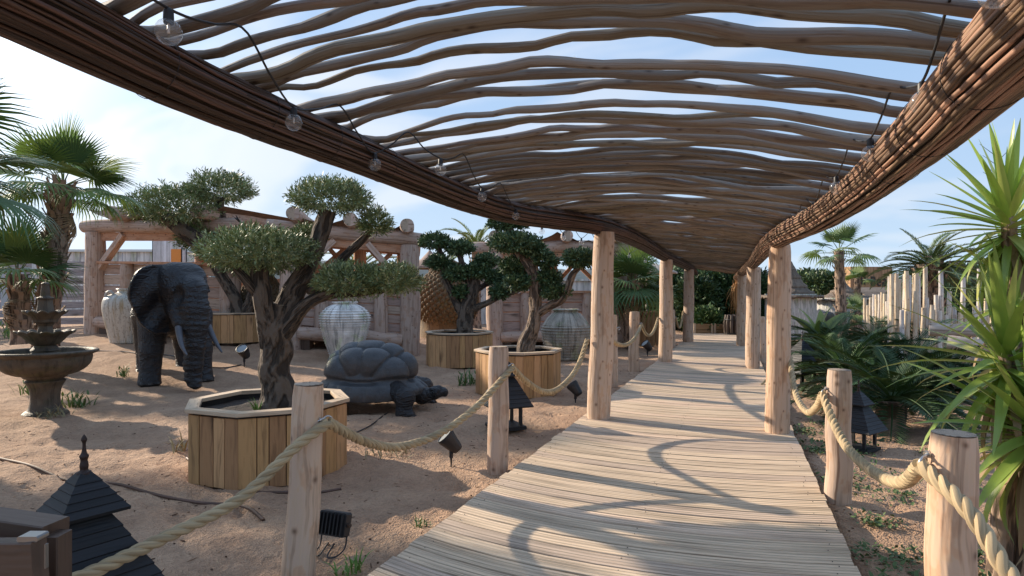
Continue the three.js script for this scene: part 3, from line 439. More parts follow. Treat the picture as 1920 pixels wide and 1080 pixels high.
// fan leaf: stalk along +x, blade at its end
function fanLeaf(stalk, R0, n, span, droop, seed, cup = 0.25) {
  const f = rng(seed), pos = [], uv = [], idx = [];
  const st = tube([V(0, 0, 0), V(stalk * 0.5, 0.03 * stalk, 0), V(stalk * 1.03, 0, 0)], t => lerp(0.013, 0.006, t), { seg: 5, rs: 5 });
  for (let i = 0; i < n; i++) {
    const a = lerp(-span, span, (i + 0.5) / n) + (f() - 0.5) * 0.02, Ls = R0 * (0.78 + 0.22 * Math.cos(a * 0.62)) * (0.93 + 0.12 * f()), da = span / n * 0.98, ca = Math.cos(a), sa = Math.sin(a), dr = droop * (0.75 + 0.6 * f()), n0 = pos.length / 3, ST = [0.03, 0.3, 0.55, 0.78, 1];
    ST.forEach((r, k) => { const rad = r * Ls, w = r < 0.56 ? rad * da : 0.55 * Ls * da * (1 - (r - 0.55) / 0.45) * 0.95 + 0.0006, y = cup * rad * Math.pow(Math.abs(Math.sin(a * 0.5)), 1.5) - dr * rad * Math.pow(r, 2.2), fold = w * 0.6, xx = Math.sqrt(Math.max(0.1, 1 - Math.pow(dr * Math.pow(r, 2), 2) * 0.3)) * rad; pos.push(stalk + ca * xx - sa * w, y, sa * xx + ca * w, stalk + ca * xx, y + fold * (i % 2 ? 1 : 0.8), sa * xx, stalk + ca * xx + sa * w, y, sa * xx - ca * w); for (let z = 0; z < 3; z++) uv.push(z / 2, r); });
    for (let k = 0; k < 4; k++) for (let z = 0; z < 2; z++) { const q = n0 + k * 3 + z; idx.push(q, q + 3, q + 1, q + 1, q + 3, q + 4); }
  }
  return mergeGeometries([st, meshGeo(pos, uv, idx)]);
}
function place(m, az, el, roll = 0) { m.rotation.set(0, 0, 0); m.quaternion.setFromAxisAngle(V(0, 1, 0), az).multiply(new THREE.Quaternion().setFromAxisAngle(V(0, 0, 1), el)).multiply(new THREE.Quaternion().setFromAxisAngle(V(1, 0, 0), roll)); }
const fanSets = {};
function fanSet(k, stalk, R0, n = 36) { const key = `${k}`; return fanSets[key] ??= [[0.05, 0.22, 1.9], [0.25, 0.3, 2.0], [0.5, 0.2, 2.15], [0.9, 0.1, 2.2]].map(([dr, cup, sp], i) => fanLeaf(stalk * (1 + 0.12 * i), R0, n, sp, dr, 700 + i, cup)); }
function palmTrunk(pts, r0, r1, seed, flakes = 60) {
  const f = rng(seed), cv = new THREE.CatmullRomCurve3(pts, false, 'centripetal'), out = [tube(pts, (t, a) => lerp(r0, r1, t) * (1 + 0.10 * (vn3(Math.cos(a) * 2, Math.sin(a) * 2 + seed, t * 14) - 0.5) + 0.25 * Math.pow(1 - t, 9)), { seg: 30, rs: 14, us: 1 })];
  for (let i = 0; i < flakes; i++) { const t = lerp(0.18, 0.995, Math.pow(i / flakes, 0.8)), a = i * 2.4 + f() * 0.4, p = cv.getPoint(t), r = lerp(r0, r1, t), L = r * (0.7 + 0.9 * f()) * (t > 0.8 ? 1.4 : 1), w = r * 0.5; const o = board(w, 0.012, L, { c: 0.003 }); o.rotateX(-Math.PI / 2 + 0.25 + f() * 0.35); o.translate(0, 0, r * 0.98 + L * 0.1); o.rotateY(a); o.translate(p.x, p.y, p.z); out.push(o); }
  return mergeGeometries(out);
}
function fanPalm(name, label, basePt, trunkPts, r0, r1, key, stalk, R0, count, { leafM = M.leafFan, pale = M.leafFanPale, lo = -0.85, hi = 1.45, seed = 1, flakes = 60, dry = 3, group, nseg } = {}) {
  const t = thing(name, label, 'palm tree', basePt, group), f = rng(seed), S = fanSet(key, stalk, R0, nseg), top = trunkPts[trunkPts.length - 1].clone().sub(basePt);
  part(t, 'trunk', palmTrunk(trunkPts.map(p => p.clone().sub(basePt)), r0, r1, seed, flakes), M.palmBark);
  for (let i = 0; i < count; i++) { const k = i / (count - 1), el = lerp(hi, lo, Math.pow(k, 0.85)) + (f() - 0.5) * 0.25, az = i * 2.39996 + f() * 0.5; const l = part(t, 'leaf', S[el > 0.75 ? 0 : el > 0.25 ? 1 : el > -0.35 ? 2 : 3], f() < 0.2 ? pale : f() < 0.35 ? M.leafFanDark : leafM, top.clone().add(V(0, -0.12 * k, 0))); place(l, az, el, (f() - 0.5) * 0.7); l.scale.setScalar(0.85 + 0.3 * f()); }
  for (let i = 0; i < dry; i++) { const l = part(t, 'dry_leaf', S[3], M.leafDry, top.clone().add(V(0, -0.18, 0))); place(l, f() * 6.3, -1.1 - f() * 0.3, f()); l.scale.setScalar(0.75); }
  return t;
}
// feather frond arching in the x-y plane
function frond(L, pairs, leafL, arch, seed, { w = 0.012, vee = 0.55, sweep = 0.75, rad = 0.012 } = {}) {
  const f = rng(seed), P = [], n = 14, pos = [], uv = [], idx = []; let x = 0, y = 0, an = 0;
  for (let i = 0; i <= n; i++) { P.push(V(x, y, 0)); an = -arch * Math.pow(i / n, 1.3); x += Math.cos(an) * L / n; y += Math.sin(an) * L / n; }
  const g0 = tube(P, t => lerp(rad, 0.003, t), { seg: n, rs: 5, straight: true });
  for (let i = 0; i < pairs; i++) for (const s of [-1, 1]) {
    const t = lerp(0.14, 0.995, i / (pairs - 1)), k = Math.min(n - 1, Math.floor(t * n)), p = P[k].clone().lerp(P[k + 1], t * n - k), tg = P[k + 1].clone().sub(P[k]).normalize(), nm = V(-tg.y, tg.x, 0), ll = leafL * Math.pow(Math.sin(Math.PI * clamp(t * 0.86 + 0.12)), 0.7) * (0.9 + 0.2 * f()), d = V(0, 0, s).multiplyScalar(1).addScaledVector(tg, sweep + 0.5 * t).addScaledVector(nm, vee + (f() - 0.5) * 0.25).normalize(), q = V().crossVectors(d, nm).normalize().multiplyScalar(w), e = p.clone().addScaledVector(d, ll), m = p.clone().addScaledVector(d, ll * 0.45); e.y -= ll * 0.12; const n0 = pos.length / 3;
    pos.push(p.x, p.y, p.z, m.x + q.x, m.y + q.y, m.z + q.z, e.x, e.y, e.z, m.x - q.x, m.y - q.y, m.z - q.z); uv.push(0, 0, 1, 0, 1, 1, 0, 1); idx.push(n0, n0 + 1, n0 + 2, n0, n0 + 2, n0 + 3);
  }
  return mergeGeometries([g0, meshGeo(pos, uv, idx)]);
}
function featherPlant(name, label, cat, basePt, geos, m, count, { lo = 0.05, hi = 1.3, seed = 1, trunk, top = V(0, 0.15, 0), group, pm } = {}) {
  const t = thing(name, label, cat, basePt, group), f = rng(seed); if (trunk) part(t, 'trunk', trunk, M.palmBark);
  for (let i = 0; i < count; i++) { const k = i / count, el = lerp(hi, lo, Math.pow(k, 0.7)) + (f() - 0.5) * 0.2; const l = part(t, 'frond', geos[Math.floor(f() * geos.length)], pm && f() < 0.25 ? pm : m, top); place(l, i * 2.39996 + f() * 0.4, el, (f() - 0.5) * 0.8); l.scale.setScalar(0.8 + 0.35 * f()); }
  return t;
}
// leaf blade for yucca
function blade(L, w, bend, seed) {
  const pos = [], uv = [], idx = [], n = 7; let x = 0, y = 0;
  for (let i = 0; i <= n; i++) { const t = i / n, a = -bend * t * t, ww = w * (t < 0.35 ? lerp(0.62, 1, t / 0.35) : Math.pow(1 - (t - 0.35) / 0.65, 0.75)) + 0.0008; pos.push(x, y + ww * 0.32, -ww, x, y, 0, x, y + ww * 0.32, ww); uv.push(0, t, 0.5, t, 1, t); x += Math.cos(a) * L / n; y += Math.sin(a) * L / n; }
  for (let i = 0; i < n; i++) for (let z = 0; z < 2; z++) { const q = i * 3 + z; idx.push(q, q + 3, q + 1, q + 1, q + 3, q + 4); }
  return meshGeo(pos, uv, idx);
}

// ================================================================ OCTAGONAL PLANTERS
function planter(label, c, R0, h, turn, seed) { // R0: outer apothem of the wall
  const t = thing('octagonal_planter', label, 'planter', c, 'octagonal timber planters', turn), f = rng(seed), n = 8, side = 2 * R0 * Math.tan(Math.PI / 8), th = 0.028, rimW = R0 * 0.155;
  const tones = [1, 0.82, 1.12, 0.92, 1.22].map((k, i) => tint(M.planter, [k, k * (i === 1 ? 0.93 : 1), k * (i === 4 ? 1.08 : 0.96)])), rt = [1, 0.9, 1.1].map(k => tint(M.rim, [k, k, k]));
  for (let k = 0; k < n; k++) {
    const a = k * Math.PI / 4, nx = Math.sin(a), nz = Math.cos(a), tx = Math.cos(a), tz = -Math.sin(a), m = 4; let o = -side / 2;
    const ws = []; let tot = 0; for (let i = 0; i < m; i++) { ws.push(0.7 + f() * 0.6); tot += ws[i]; }
    for (let i = 0; i < m; i++) { const w = ws[i] / tot * side, mid = o + w / 2, off = R0 - th / 2 + (f() - 0.5) * 0.004; o += w; const g = board(w - 0.006, th, h - 0.034 - 0.012 * f(), { c: 0.003, u0: f(), v0: f() * 3 }); between(g, V(nx * off + tx * mid, -0.03, nz * off + tz * mid), V(nx * off + tx * mid, h - 0.034, nz * off + tz * mid), V(nx, 0, nz)); part(t, 'plank', g, tones[Math.floor(f() * 5)]); }
    // rim board with mitred ends
    const ro = R0 + 0.022, ri = ro - rimW, so = ro * Math.tan(Math.PI / 8) - 0.002, si = ri * Math.tan(Math.PI / 8) - 0.002, sh = new THREE.Shape([new THREE.Vector2(-so, ro), new THREE.Vector2(so, ro), new THREE.Vector2(si, ri), new THREE.Vector2(-si, ri)]);
    const g = new THREE.ExtrudeGeometry(sh, { depth: 0.026, bevelEnabled: true, bevelSize: 0.003, bevelThickness: 0.003, bevelSegments: 1 }); const uv = g.attributes.uv, ps = g.attributes.position, u0 = f(), v0 = f(); for (let i = 0; i < uv.count; i++) uv.setXY(i, u0 + ps.getY(i) + ps.getZ(i), v0 + ps.getX(i)); g.rotateX(Math.PI / 2); g.rotateY(a); g.translate(0, h - 0.003, 0); part(t, 'rim_board', g, rt[k % 3]);
  }
  const li = [], N = 8; for (const [r, y] of [[R0 - th - 0.004, -0.02], [R0 - th - 0.004, h - 0.04]]) li.push([r / Math.cos(Math.PI / 8), y]);
  const lg = lathe(li, 8); lg.rotateY(Math.PI / 8); part(t, 'liner', lg, M.black);
  const sp = [], su = [], sx = [], K = 14; for (let i = 0; i <= K; i++) for (let j = 0; j <= 24; j++) { const a = j / 24 * Math.PI * 2, r = i / K * (R0 - th - 0.006); sp.push(Math.cos(a) * r, h - 0.10 + 0.05 * fbm(Math.cos(a) * r * 7 + seed, Math.sin(a) * r * 7, 1e6, 1e6, 3) * (1 - 0.3 * i / K), Math.sin(a) * r); su.push(Math.cos(a) * r, Math.sin(a) * r); }
  for (let i = 0; i < K; i++) for (let j = 0; j < 24; j++) { const a = i * 25 + j, b = a + 25; sx.push(a, a + 1, b, b, a + 1, b + 1); } part(t, 'soil', meshGeo(sp, su, sx), M.soil);
  return t;
}
const P1 = at(506, 0, 5.35).setY(0.0), P2 = ground(446, 638), P3 = at(861, 0, 12.9).setY(0.02), P4 = at(972, 0, 9.3).setY(0.02);
planter('largest octagonal planter behind the nearest rope post, holding the big olive tree', P1, 0.615, 0.585, 0.42, 1);
planter('octagonal planter between elephant and big olive trunk, holding the leaning olive tree', V(P2.x, rise(P2.x, -P2.z), P2.z), 0.72, 0.66, 0.1, 2);
planter('octagonal planter behind the turtle head, holding the left dark cloud-pruned tree', P3, 0.66, 0.68, 0.25, 3);
planter('octagonal planter beside the first pergola post, holding the right dark cloud-pruned tree', P4, 0.6, 0.64, 0.5, 4);

// ================================================================ CLOUD-PRUNED TREES
cloudTree('olive_tree', 'large cloud-pruned olive with thick dark trunk in the front octagonal planter', 5.35, V(P1.x, 0.47, P1.z),
  [[522, 775, 0, 40], [520, 745, 0, 32], [517, 700, 0, 29], [518, 650, 0, 28], [521, 605, 0, 29], [528, 570, 0, 21]],
  [[[507, 650, -0.05, 17], [499, 600, -0.08, 20], [490, 555, -0.12, 18], [486, 520, -0.12, 17], [484, 485, -0.1, 15]],
   [[524, 620, 0, 24], [545, 560, 0.02, 22], [572, 510, 0.05, 18], [592, 465, 0.06, 16], [604, 430, 0.06, 17], [614, 395, 0.06, 15]],
   [[575, 548, 0.1, 14], [602, 522, 0.16, 12], [632, 495, 0.2, 9], [662, 466, 0.2, 8], [694, 435, 0.2, 6]],
   [[528, 630, 0, 20], [556, 590, -0.05, 15], [582, 566, -0.1, 12], [615, 552, -0.1, 10], [660, 550, -0.1, 7], [720, 545, -0.08, 4]],
   [[492, 560, -0.1, 12], [465, 530, -0.2, 9], [440, 500, -0.2, 7]]],
  [[488, 478, -0.12, 100, 45], [620, 376, 0.06, 70, 32], [703, 423, 0.2, 24, 25], [655, 533, -0.1, 62, 30], [733, 529, -0.08, 52, 26], [575, 445, 0.3, 24, 16]], { seed: 11, dens: 0.85, L: 0.068, wid: 0.0055 });
cloudTree('olive_tree', 'leaning cloud-pruned olive rising above the elephant with two flat foliage pads', 13.9, V(P2.x, rise(P2.x, -P2.z) + 0.55, P2.z),
  [[452, 606, 0, 15], [448, 585, 0, 13], [440, 560, 0, 11], [424, 530, 0, 11], [408, 500, 0, 12], [398, 475, 0, 15], [372, 453, 0, 17], [338, 428, 0, 15], [312, 405, 0, 12]],
  [[[456, 605, 0, 12], [466, 575, 0, 10], [476, 540, 0, 9], [482, 505, 0, 7]], [[410, 500, 0.2, 9], [420, 470, 0.3, 9], [419, 430, 0.3, 8.5], [413, 392, 0.3, 9], [414, 370, 0.3, 7]], [[446, 590, 0, 8], [432, 562, 0.2, 7], [425, 540, 0.2, 6]]],
  [[330, 394, 0, 79, 38], [413, 358, 0.3, 58, 27], [372, 452, 0.3, 34, 22], [470, 500, 0.3, 55, 22]], { seed: 12, dens: 0.9, L: 0.16, wid: 0.012 });
cloudTree('cloud_pruned_tree', 'dark cloud-pruned tree with small pads in the planter behind the turtle', 12.9, V(P3.x, 0.6, P3.z),
  [[871, 632, 0, 17], [872, 605, 0, 15], [876, 578, 0, 14], [886, 548, 0, 11], [892, 524, 0, 8]],
  [[[868, 590, 0, 9], [852, 558, 0, 8], [836, 525, 0, 7], [829, 500, 0, 6]], [[884, 548, 0, 8], [876, 520, 0, 7], [868, 500, 0, 6], [862, 480, 0, 5], [860, 468, 0, 4]], [[830, 500, 0, 5], [826, 475, 0, 5], [818, 456, 0, 4]], [[884, 580, 0, 7], [905, 572, -0.1, 6], [940, 555, -0.2, 5], [972, 545, -0.3, 4]], [[890, 545, 0, 6], [908, 535, 0.1, 5], [930, 525, 0.1, 4]], [[876, 550, 0, 5], [868, 548, 0, 4]], [[892, 525, 0, 5], [905, 500, 0, 4], [911, 492, 0, 3]]],
  [[816, 454, 0, 27, 13], [863, 466, 0, 25, 12], [911, 490, 0, 19, 10], [822, 493, 0, 22, 12], [858, 514, 0, 26, 14], [899, 508, 0, 24, 14], [935, 521, 0.1, 25, 12], [864, 549, 0, 14, 8], [937, 549, -0.2, 16, 10], [970, 528, -0.3, 20, 12]], { seed: 13, tones: DARKPAD, dens: 1.5, L: 0.10, wid: 0.016, opt: { up: 0.15, dn: 0.5 } });
cloudTree('cloud_pruned_tree', 'dark cloud-pruned tree with gnarled pale trunk beside the first pergola post', 9.3, V(P4.x, 0.56, P4.z),
  [[984, 668, 0, 18], [990, 640, 0, 15], [999, 612, 0, 14], [1004, 580, 0, 12], [1003, 550, 0, 12], [1001, 522, 0, 10], [995, 500, 0, 9]],
  [[[1000, 520, 0, 8], [990, 500, 0, 8], [978, 482, 0, 8], [968, 470, 0, 7]], [[1002, 510, 0, 8], [1001, 492, 0, 7], [992, 478, 0, 6]], [[975, 478, 0, 6], [966, 448, 0, 6], [958, 432, 0, 6], [950, 424, 0, 5]], [[1006, 590, 0, 9], [1030, 575, -0.1, 8], [1052, 562, -0.2, 7], [1064, 540, -0.2, 7], [1074, 515, -0.2, 6], [1088, 500, -0.2, 4]], [[1004, 545, 0, 6], [1020, 532, 0, 5], [1028, 524, 0, 4]], [[1002, 540, 0, 6], [985, 535, 0, 5], [972, 532, 0, 4]]],
  [[941, 418, 0, 24, 14], [976, 416, 0.1, 16, 9], [966, 458, 0, 50, 22], [1022, 490, 0, 22, 12], [966, 500, 0.15, 30, 17], [1027, 523, 0, 23, 14], [972, 532, 0, 22, 13], [1042, 548, -0.1, 24, 13], [1086, 487, -0.2, 30, 19], [1000, 470, 0, 22, 12]], { seed: 14, tones: DARKPAD, bark: tint(M.oliveBark, [1.9, 1.85, 1.8]), dens: 1.5, L: 0.075, wid: 0.012, opt: { up: 0.15, dn: 0.5 } });

// ================================================================ FAN PALMS BY THE FOUNTAIN
fanPalm('fan_palm', 'tall fan palm with bushy crown rising behind the stone fountain', at(84, 640, 11.5).setY(rise(-8, 11.5)), [at(82, 650, 11.5).setY(rise(-8, 11.5) - 0.05), at(92, 560, 11.5), at(103, 480, 11.5), at(110, 400, 11.5), at(118, 345, 11.5)], 0.205, 0.17, 'A', 0.5, 0.74, 22, { seed: 21, flakes: 90, dry: 1, lo: -0.38 });
fanPalm('fan_palm', 'short fan palm with shaggy trunk in front of the slatted fence', at(42, 645, 11).setY(rise(-8, 11)), [at(42, 645, 11), at(38, 580, 11), at(33, 515, 11)], 0.16, 0.15, 'B', 0.42, 0.75, 15, { seed: 22, flakes: 30, dry: 1, lo: -0.15 });
fanPalm('fan_palm', 'fan palm standing past the photo edge with one frond reaching in', at(-210, 900, 5.6).setY(0), [at(-210, 930, 5.6).setY(-0.05), at(-200, 600, 5.6), at(-185, 318, 5.6)], 0.17, 0.15, 'C', 0.62, 0.72, 14, { seed: 27, flakes: 40, lo: -0.2, leafM: M.leafFanDark });

// ================================================================ ELEPHANT
{
  const front = ground(331, 719), hind = ground(311, 689); front.y = rise(front.x, -front.z) + 0.01;
  const t = thing('elephant_statue', 'life-size dark bronze elephant statue with raised ears facing the camera', 'statue', front, undefined, Math.atan2(front.x - hind.x, front.z - hind.z) + 0.0);
  const hy = 0.36, ch = Math.cos(hy), sh = Math.sin(hy), HC = [0.02, 1.47, 0.42];
  const TR = [[0, 0.02, 0.30, 0.25], [0, -0.25, 0.38, 0.215], [0, -0.5, 0.41, 0.185], [0, -0.8, 0.40, 0.155], [0, -1.1, 0.37, 0.135], [0, -1.32, 0.36, 0.115], [0, -1.40, 0.43, 0.095]];
  const ear = (u, v, w, A) => { // u outward, v up, w forward
    const bend = 0.20 * u * u + 0.06 * Math.sin(v * 5 + 1) - 0.10 * Math.max(0, v) * u + 0.028 * Math.sin(u * 13 + v * 10) ; const yy = v + 0.12, top = 0.46, bot = 0.62, ey = yy > 0 ? yy / top : yy / bot, wide = yy > 0 ? 0.47 : lerp(0.47, 0.28, clamp(-yy / bot)), ex = (u - 0.04) / wide, q = Math.pow(Math.pow(Math.abs(ex), 2.6) + Math.pow(Math.abs(ey), 2.4), 0.4) - 1;
    const th = 0.028 + 0.022 * sst(-0.12, 0, q); return Math.max(Math.abs(w - bend) - th, q * 0.45, -u - 0.1); };
  const f = (x, y, z) => {
    let d = capsule(x, y, z, [0, 1.18, -1.55, 0.50], [0, 1.24, -0.35, 0.50]);
    d = smin(d, capsule(x, y, z, [0, 1.45, -0.25, 0.34], [0, 1.5, 0.2, 0.30]), 0.2);
    for (const s of [-1, 1]) {
      let l = smin(capsule(x, y, z, [s * 0.31, 1.1, -0.12, 0.25], [s * 0.36, 0.55, -0.02, 0.175]), capsule(x, y, z, [s * 0.36, 0.55, -0.02, 0.175], [s * 0.38, 0.06, 0, 0.15]), 0.05); l = smin(l, Math.max(capsule(x, y, z, [s * 0.385, 0.03, 0.03, 0.175], [s * 0.385, 0.1, 0.02, 0.155]), -y), 0.04);
      let q = smin(capsule(x, y, z, [s * 0.27, 1.05, -1.62, 0.30], [s * 0.31, 0.55, -1.72, 0.19]), capsule(x, y, z, [s * 0.31, 0.55, -1.72, 0.18], [s * 0.32, 0.06, -1.66, 0.15]), 0.05); q = smin(q, capsule(x, y, z, [s * 0.32, 0.05, -1.62, 0.17], [s * 0.32, 0.1, -1.64, 0.15]), 0.04);
      d = smin(d, Math.min(l, q), 0.10);
    }
    const ax = x - HC[0], ay = y - HC[1], az = z - HC[2], hx = ax * ch - az * sh, hz = ax * sh + az * ch; // into the turned head
    let h = smin(capsule(hx, ay, hz, [-0.10, 0.22, 0.02, 0.27], [0.10, 0.22, 0.02, 0.27]), capsule(hx, ay, hz, [0, -0.02, 0.08, 0.33], [0, -0.2, 0.1, 0.27]), 0.12);
    let tr = 9, tt = 0; for (let i = 0; i < TR.length - 1; i++) { const c = capsule(hx, ay, hz, TR[i], TR[i + 1]); tr = i ? smin(tr, c, 0.05) : c; }
    tr += 0.0085 * Math.cos(ay * 72 + 1.2 * Math.sin(hx * 9)) * sst(0.12, -0.1, ay);
    h = smin(h, tr, 0.08);
    for (const s of [-1, 1]) { h = smin(h, capsule(hx, ay, hz, [s * 0.19, -0.28, 0.22, 0.115], [s * 0.215, -0.46, 0.34, 0.085]), 0.07); h = smin(h, Math.hypot(hx - s * 0.24, ay - 0.06, hz - 0.24) - 0.075, 0.06); h = -smin(-h, Math.hypot(hx - s * 0.30, ay - 0.035, hz - 0.33) - 0.035, 0.04); h = -smin(-h, Math.hypot(hx - s * 0.22, (ay + 0.02) * 0.7, hz - 0.06 - 0.3) - 0.06, 0.10); }
    d = smin(d, h, 0.14);
    for (const s of [-1, 1]) { const an = s < 0 ? 0.12 : 1.15, ca = Math.cos(an), sa = Math.sin(an), u0 = s * hx - 0.24, w0 = hz + (s < 0 ? 0.06 : 0.14), u = u0 * ca - w0 * sa * 1, w = u0 * sa + w0 * ca; const e = ear(u, ay - (s < 0 ? 0.10 : 0.04), w); d = smin(d, e, 0.035); }
    if (d < 0.08 && d > -0.08) d += 0.006 * (vn3(x * 7, y * 10, z * 7) - 0.5) + 0.005 * (vn3(x * 22, y * 26, z * 22) - 0.5);
    return d;
  };
  const body = part(t, 'body', sdfMesh(f, [-1.15, -0.05, -2.25], [1.2, 2.12, 1.15], 0.0235, 1.1), M.hide);
  const HP = (x, y, z) => V(HC[0] + x * ch + z * sh, HC[1] + y, HC[2] - x * sh + z * ch);
  for (const s of [-1, 1]) {
    part(t, 'tusk', tube([HP(s * 0.205, -0.42, 0.32), HP(s * 0.245, -0.62, 0.43), HP(s * 0.27, -0.80, 0.56), HP(s * 0.27, -0.92, 0.70)], u => lerp(0.06, 0.012, Math.pow(u, 1.3)), { seg: 16, rs: 12 }), M.tusk);
    part(t, 'eye', new THREE.SphereGeometry(0.026, 12, 8), M.blackMetal, HP(s * 0.275, 0.035, 0.305));
  }
  part(t, 'tail', tube([V(0, 1.25, -2.02), V(0, 0.9, -2.1), V(0.03, 0.5, -2.06)], u => lerp(0.045, 0.02, u), { seg: 10, rs: 8 }), M.hide);
  const ng = new THREE.CylinderGeometry(0.03, 0.034, 0.03, 10).scale(1, 1, 0.6);
  for (const s of [-1, 1]) for (const a of [-0.7, 0, 0.7]) part(t, 'toenail', ng, tint(M.tusk, [0.5, 0.5, 0.45]), V(s * 0.385 + Math.sin(a) * 0.165, 0.04, 0.03 + Math.cos(a) * 0.165));
}

// ================================================================ TORTOISE
{
  const b = at(694, 0, 7.95).setY(0.0), t = thing('tortoise_statue', 'giant dark bronze tortoise statue with domed shell walking towards the boardwalk', 'statue', b, undefined, -0.12);
  const A = 0.66, B = 0.50, Hh = 0.645, RIM = 0.20; // along +x
  // scute centres on the unit dome, plus the skirt of rim plates
  const C = []; for (const u of [-0.72, -0.36, 0.02, 0.40, 0.74]) C.push([u, 0]); for (const s of [-1, 1]) for (const u of [-0.60, -0.20, 0.22, 0.62]) C.push([u, s * 0.56]);
  const cen = C.map(([u, v]) => { const r2 = Math.min(0.98, u * u + v * v); return V(u, Math.sqrt(1 - r2), v).normalize(); });
  const rimN = 22, pos = [], uv = [], idx = [], NU = 168, NV = 72, n = V(), q = V();
  for (let j = 0; j <= NV; j++) for (let i = 0; i <= NU; i++) {
    const th = i / NU * Math.PI * 2, ph = j / NV * 1.0 * Math.PI / 2 * 1.0, y = Math.sin(ph), r = Math.cos(ph); n.set(Math.cos(th) * r, y, Math.sin(th) * r); q.copy(n); q.normalize();
    let d1 = 9, d2 = 9; for (const c of cen) { const d = Math.acos(clamp(q.dot(c), -1, 1)); if (d < d1) { d2 = d1; d1 = d; } else if (d < d2) d2 = d; }
    const e = clamp((d2 - d1) / 0.62), skirt = sst(0.36, 0.25, y), up = 1 - skirt; let bump = (0.205 * (0.42 - Math.pow(d1 / 0.46, 2.1)) - 0.035 * Math.exp(-e * e / 0.004)) * up; bump = Math.max(bump, -0.14);
    const ra = th / (Math.PI * 2) * rimN, rf = Math.abs((ra - Math.floor(ra)) - 0.5) * 2; const edge = sst(0.25, 0.0, y);
    bump += skirt * (0.075 * Math.pow(Math.cos(clamp((y - 0.13) / 0.16, -1, 1) * Math.PI / 2), 0.7) * (1 - 0.8 * Math.pow(rf, 5)) - 0.02) + edge * 0.07;
    const gr = 0.05 * Math.exp(-Math.pow((y - 0.335) / 0.03, 2)); const k = 1 + bump - gr + 0.006 * (vn3(n.x * 16, n.y * 16, n.z * 16) - 0.5), front = 1 + 0.04 * Math.cos(th);
    const R0 = Math.pow(r, 0.82); pos.push(Math.cos(th) * R0 * A * k * front, RIM + Math.pow(y, 0.92) * Hh * (1 + bump * 0.9) - skirt * 0.02 + edge * (Math.max(0, Math.cos(th) - 0.55) * 0.14), Math.sin(th) * R0 * B * k); uv.push(th * 0.6, ph);
  }
  for (let j = 0; j < NV; j++) for (let i = 0; i < NU; i++) { const a = j * (NU + 1) + i, c = a + NU + 1; idx.push(a, c, a + 1, a + 1, c, c + 1); }
  part(t, 'shell', meshGeo(pos, uv, idx), M.shell);
  const f = (x, y, z) => {
    let d = Math.max((Math.hypot(x / 0.60, (y - 0.24) / 0.14, z / 0.44) - 1) * 0.13, -1);
    for (const s of [-1, 1]) {
      let l = capsule(x, y, z, [0.44, 0.30, s * 0.30, 0.125], [0.60, 0.235, s * 0.44, 0.115]); l = smin(l, capsule(x, y, z, [0.60, 0.235, s * 0.44, 0.112], [0.585, 0.06, s * 0.47, 0.085]), 0.05); l = smin(l, capsule(x, y, z, [0.585, 0.04, s * 0.47, 0.085], [0.67, 0.03, s * 0.49, 0.07]), 0.05);
      let h = capsule(x, y, z, [-0.42, 0.25, s * 0.30, 0.13], [-0.56, 0.14, s * 0.40, 0.12]); h = smin(h, capsule(x, y, z, [-0.56, 0.13, s * 0.4, 0.115], [-0.66, 0.04, s * 0.42, 0.09]), 0.05); d = smin(d, Math.min(l, h), 0.06);
    }
    let nk = capsule(x, y, z, [0.5, 0.30, 0, 0.14], [0.70, 0.19, 0.02, 0.095]); nk = smin(nk, capsule(x, y, z, [0.70, 0.19, 0.02, 0.092], [0.86, 0.225, 0.03, 0.075]), 0.06); d = smin(d, nk, 0.08);
    d = smin(d, capsule(x, y, z, [0.89, 0.245, 0.03, 0.082], [0.985, 0.235, 0.03, 0.052]), 0.04);
    d = smin(d, capsule(x, y, z, [0.93, 0.275, 0.03, 0.05], [0.99, 0.255, 0.03, 0.035]), 0.03);
    for (const s of [-1, 1]) { d = smin(d, Math.hypot(x - 0.925, y - 0.275, z - 0.03 - s * 0.055) - 0.024, 0.012); for (const k of [-0.03, 0.0, 0.03]) d = smin(d, Math.hypot(x - 0.745 + Math.abs(k) * 0.5, y - 0.015, z - s * 0.49 - k * 1.4) - 0.022, 0.012); }
    d = Math.max(d, -(Math.hypot(Math.max(0, 0.945 - x), (y - 0.218) * 1.0) - 0.004)); // mouth line
    d = smin(d, capsule(x, y, z, [-0.62, 0.22, 0, 0.05], [-0.78, 0.08, 0, 0.02]), 0.05);
    if (Math.abs(d) < 0.05) d += 0.012 * (vn3(x * 26, y * 26, z * 26) - 0.5);
    return d;
  };
  part(t, 'body', sdfMesh(f, [-0.86, -0.05, -0.66], [1.08, 0.50, 0.66], 0.0125, 1.6), M.hide);
}

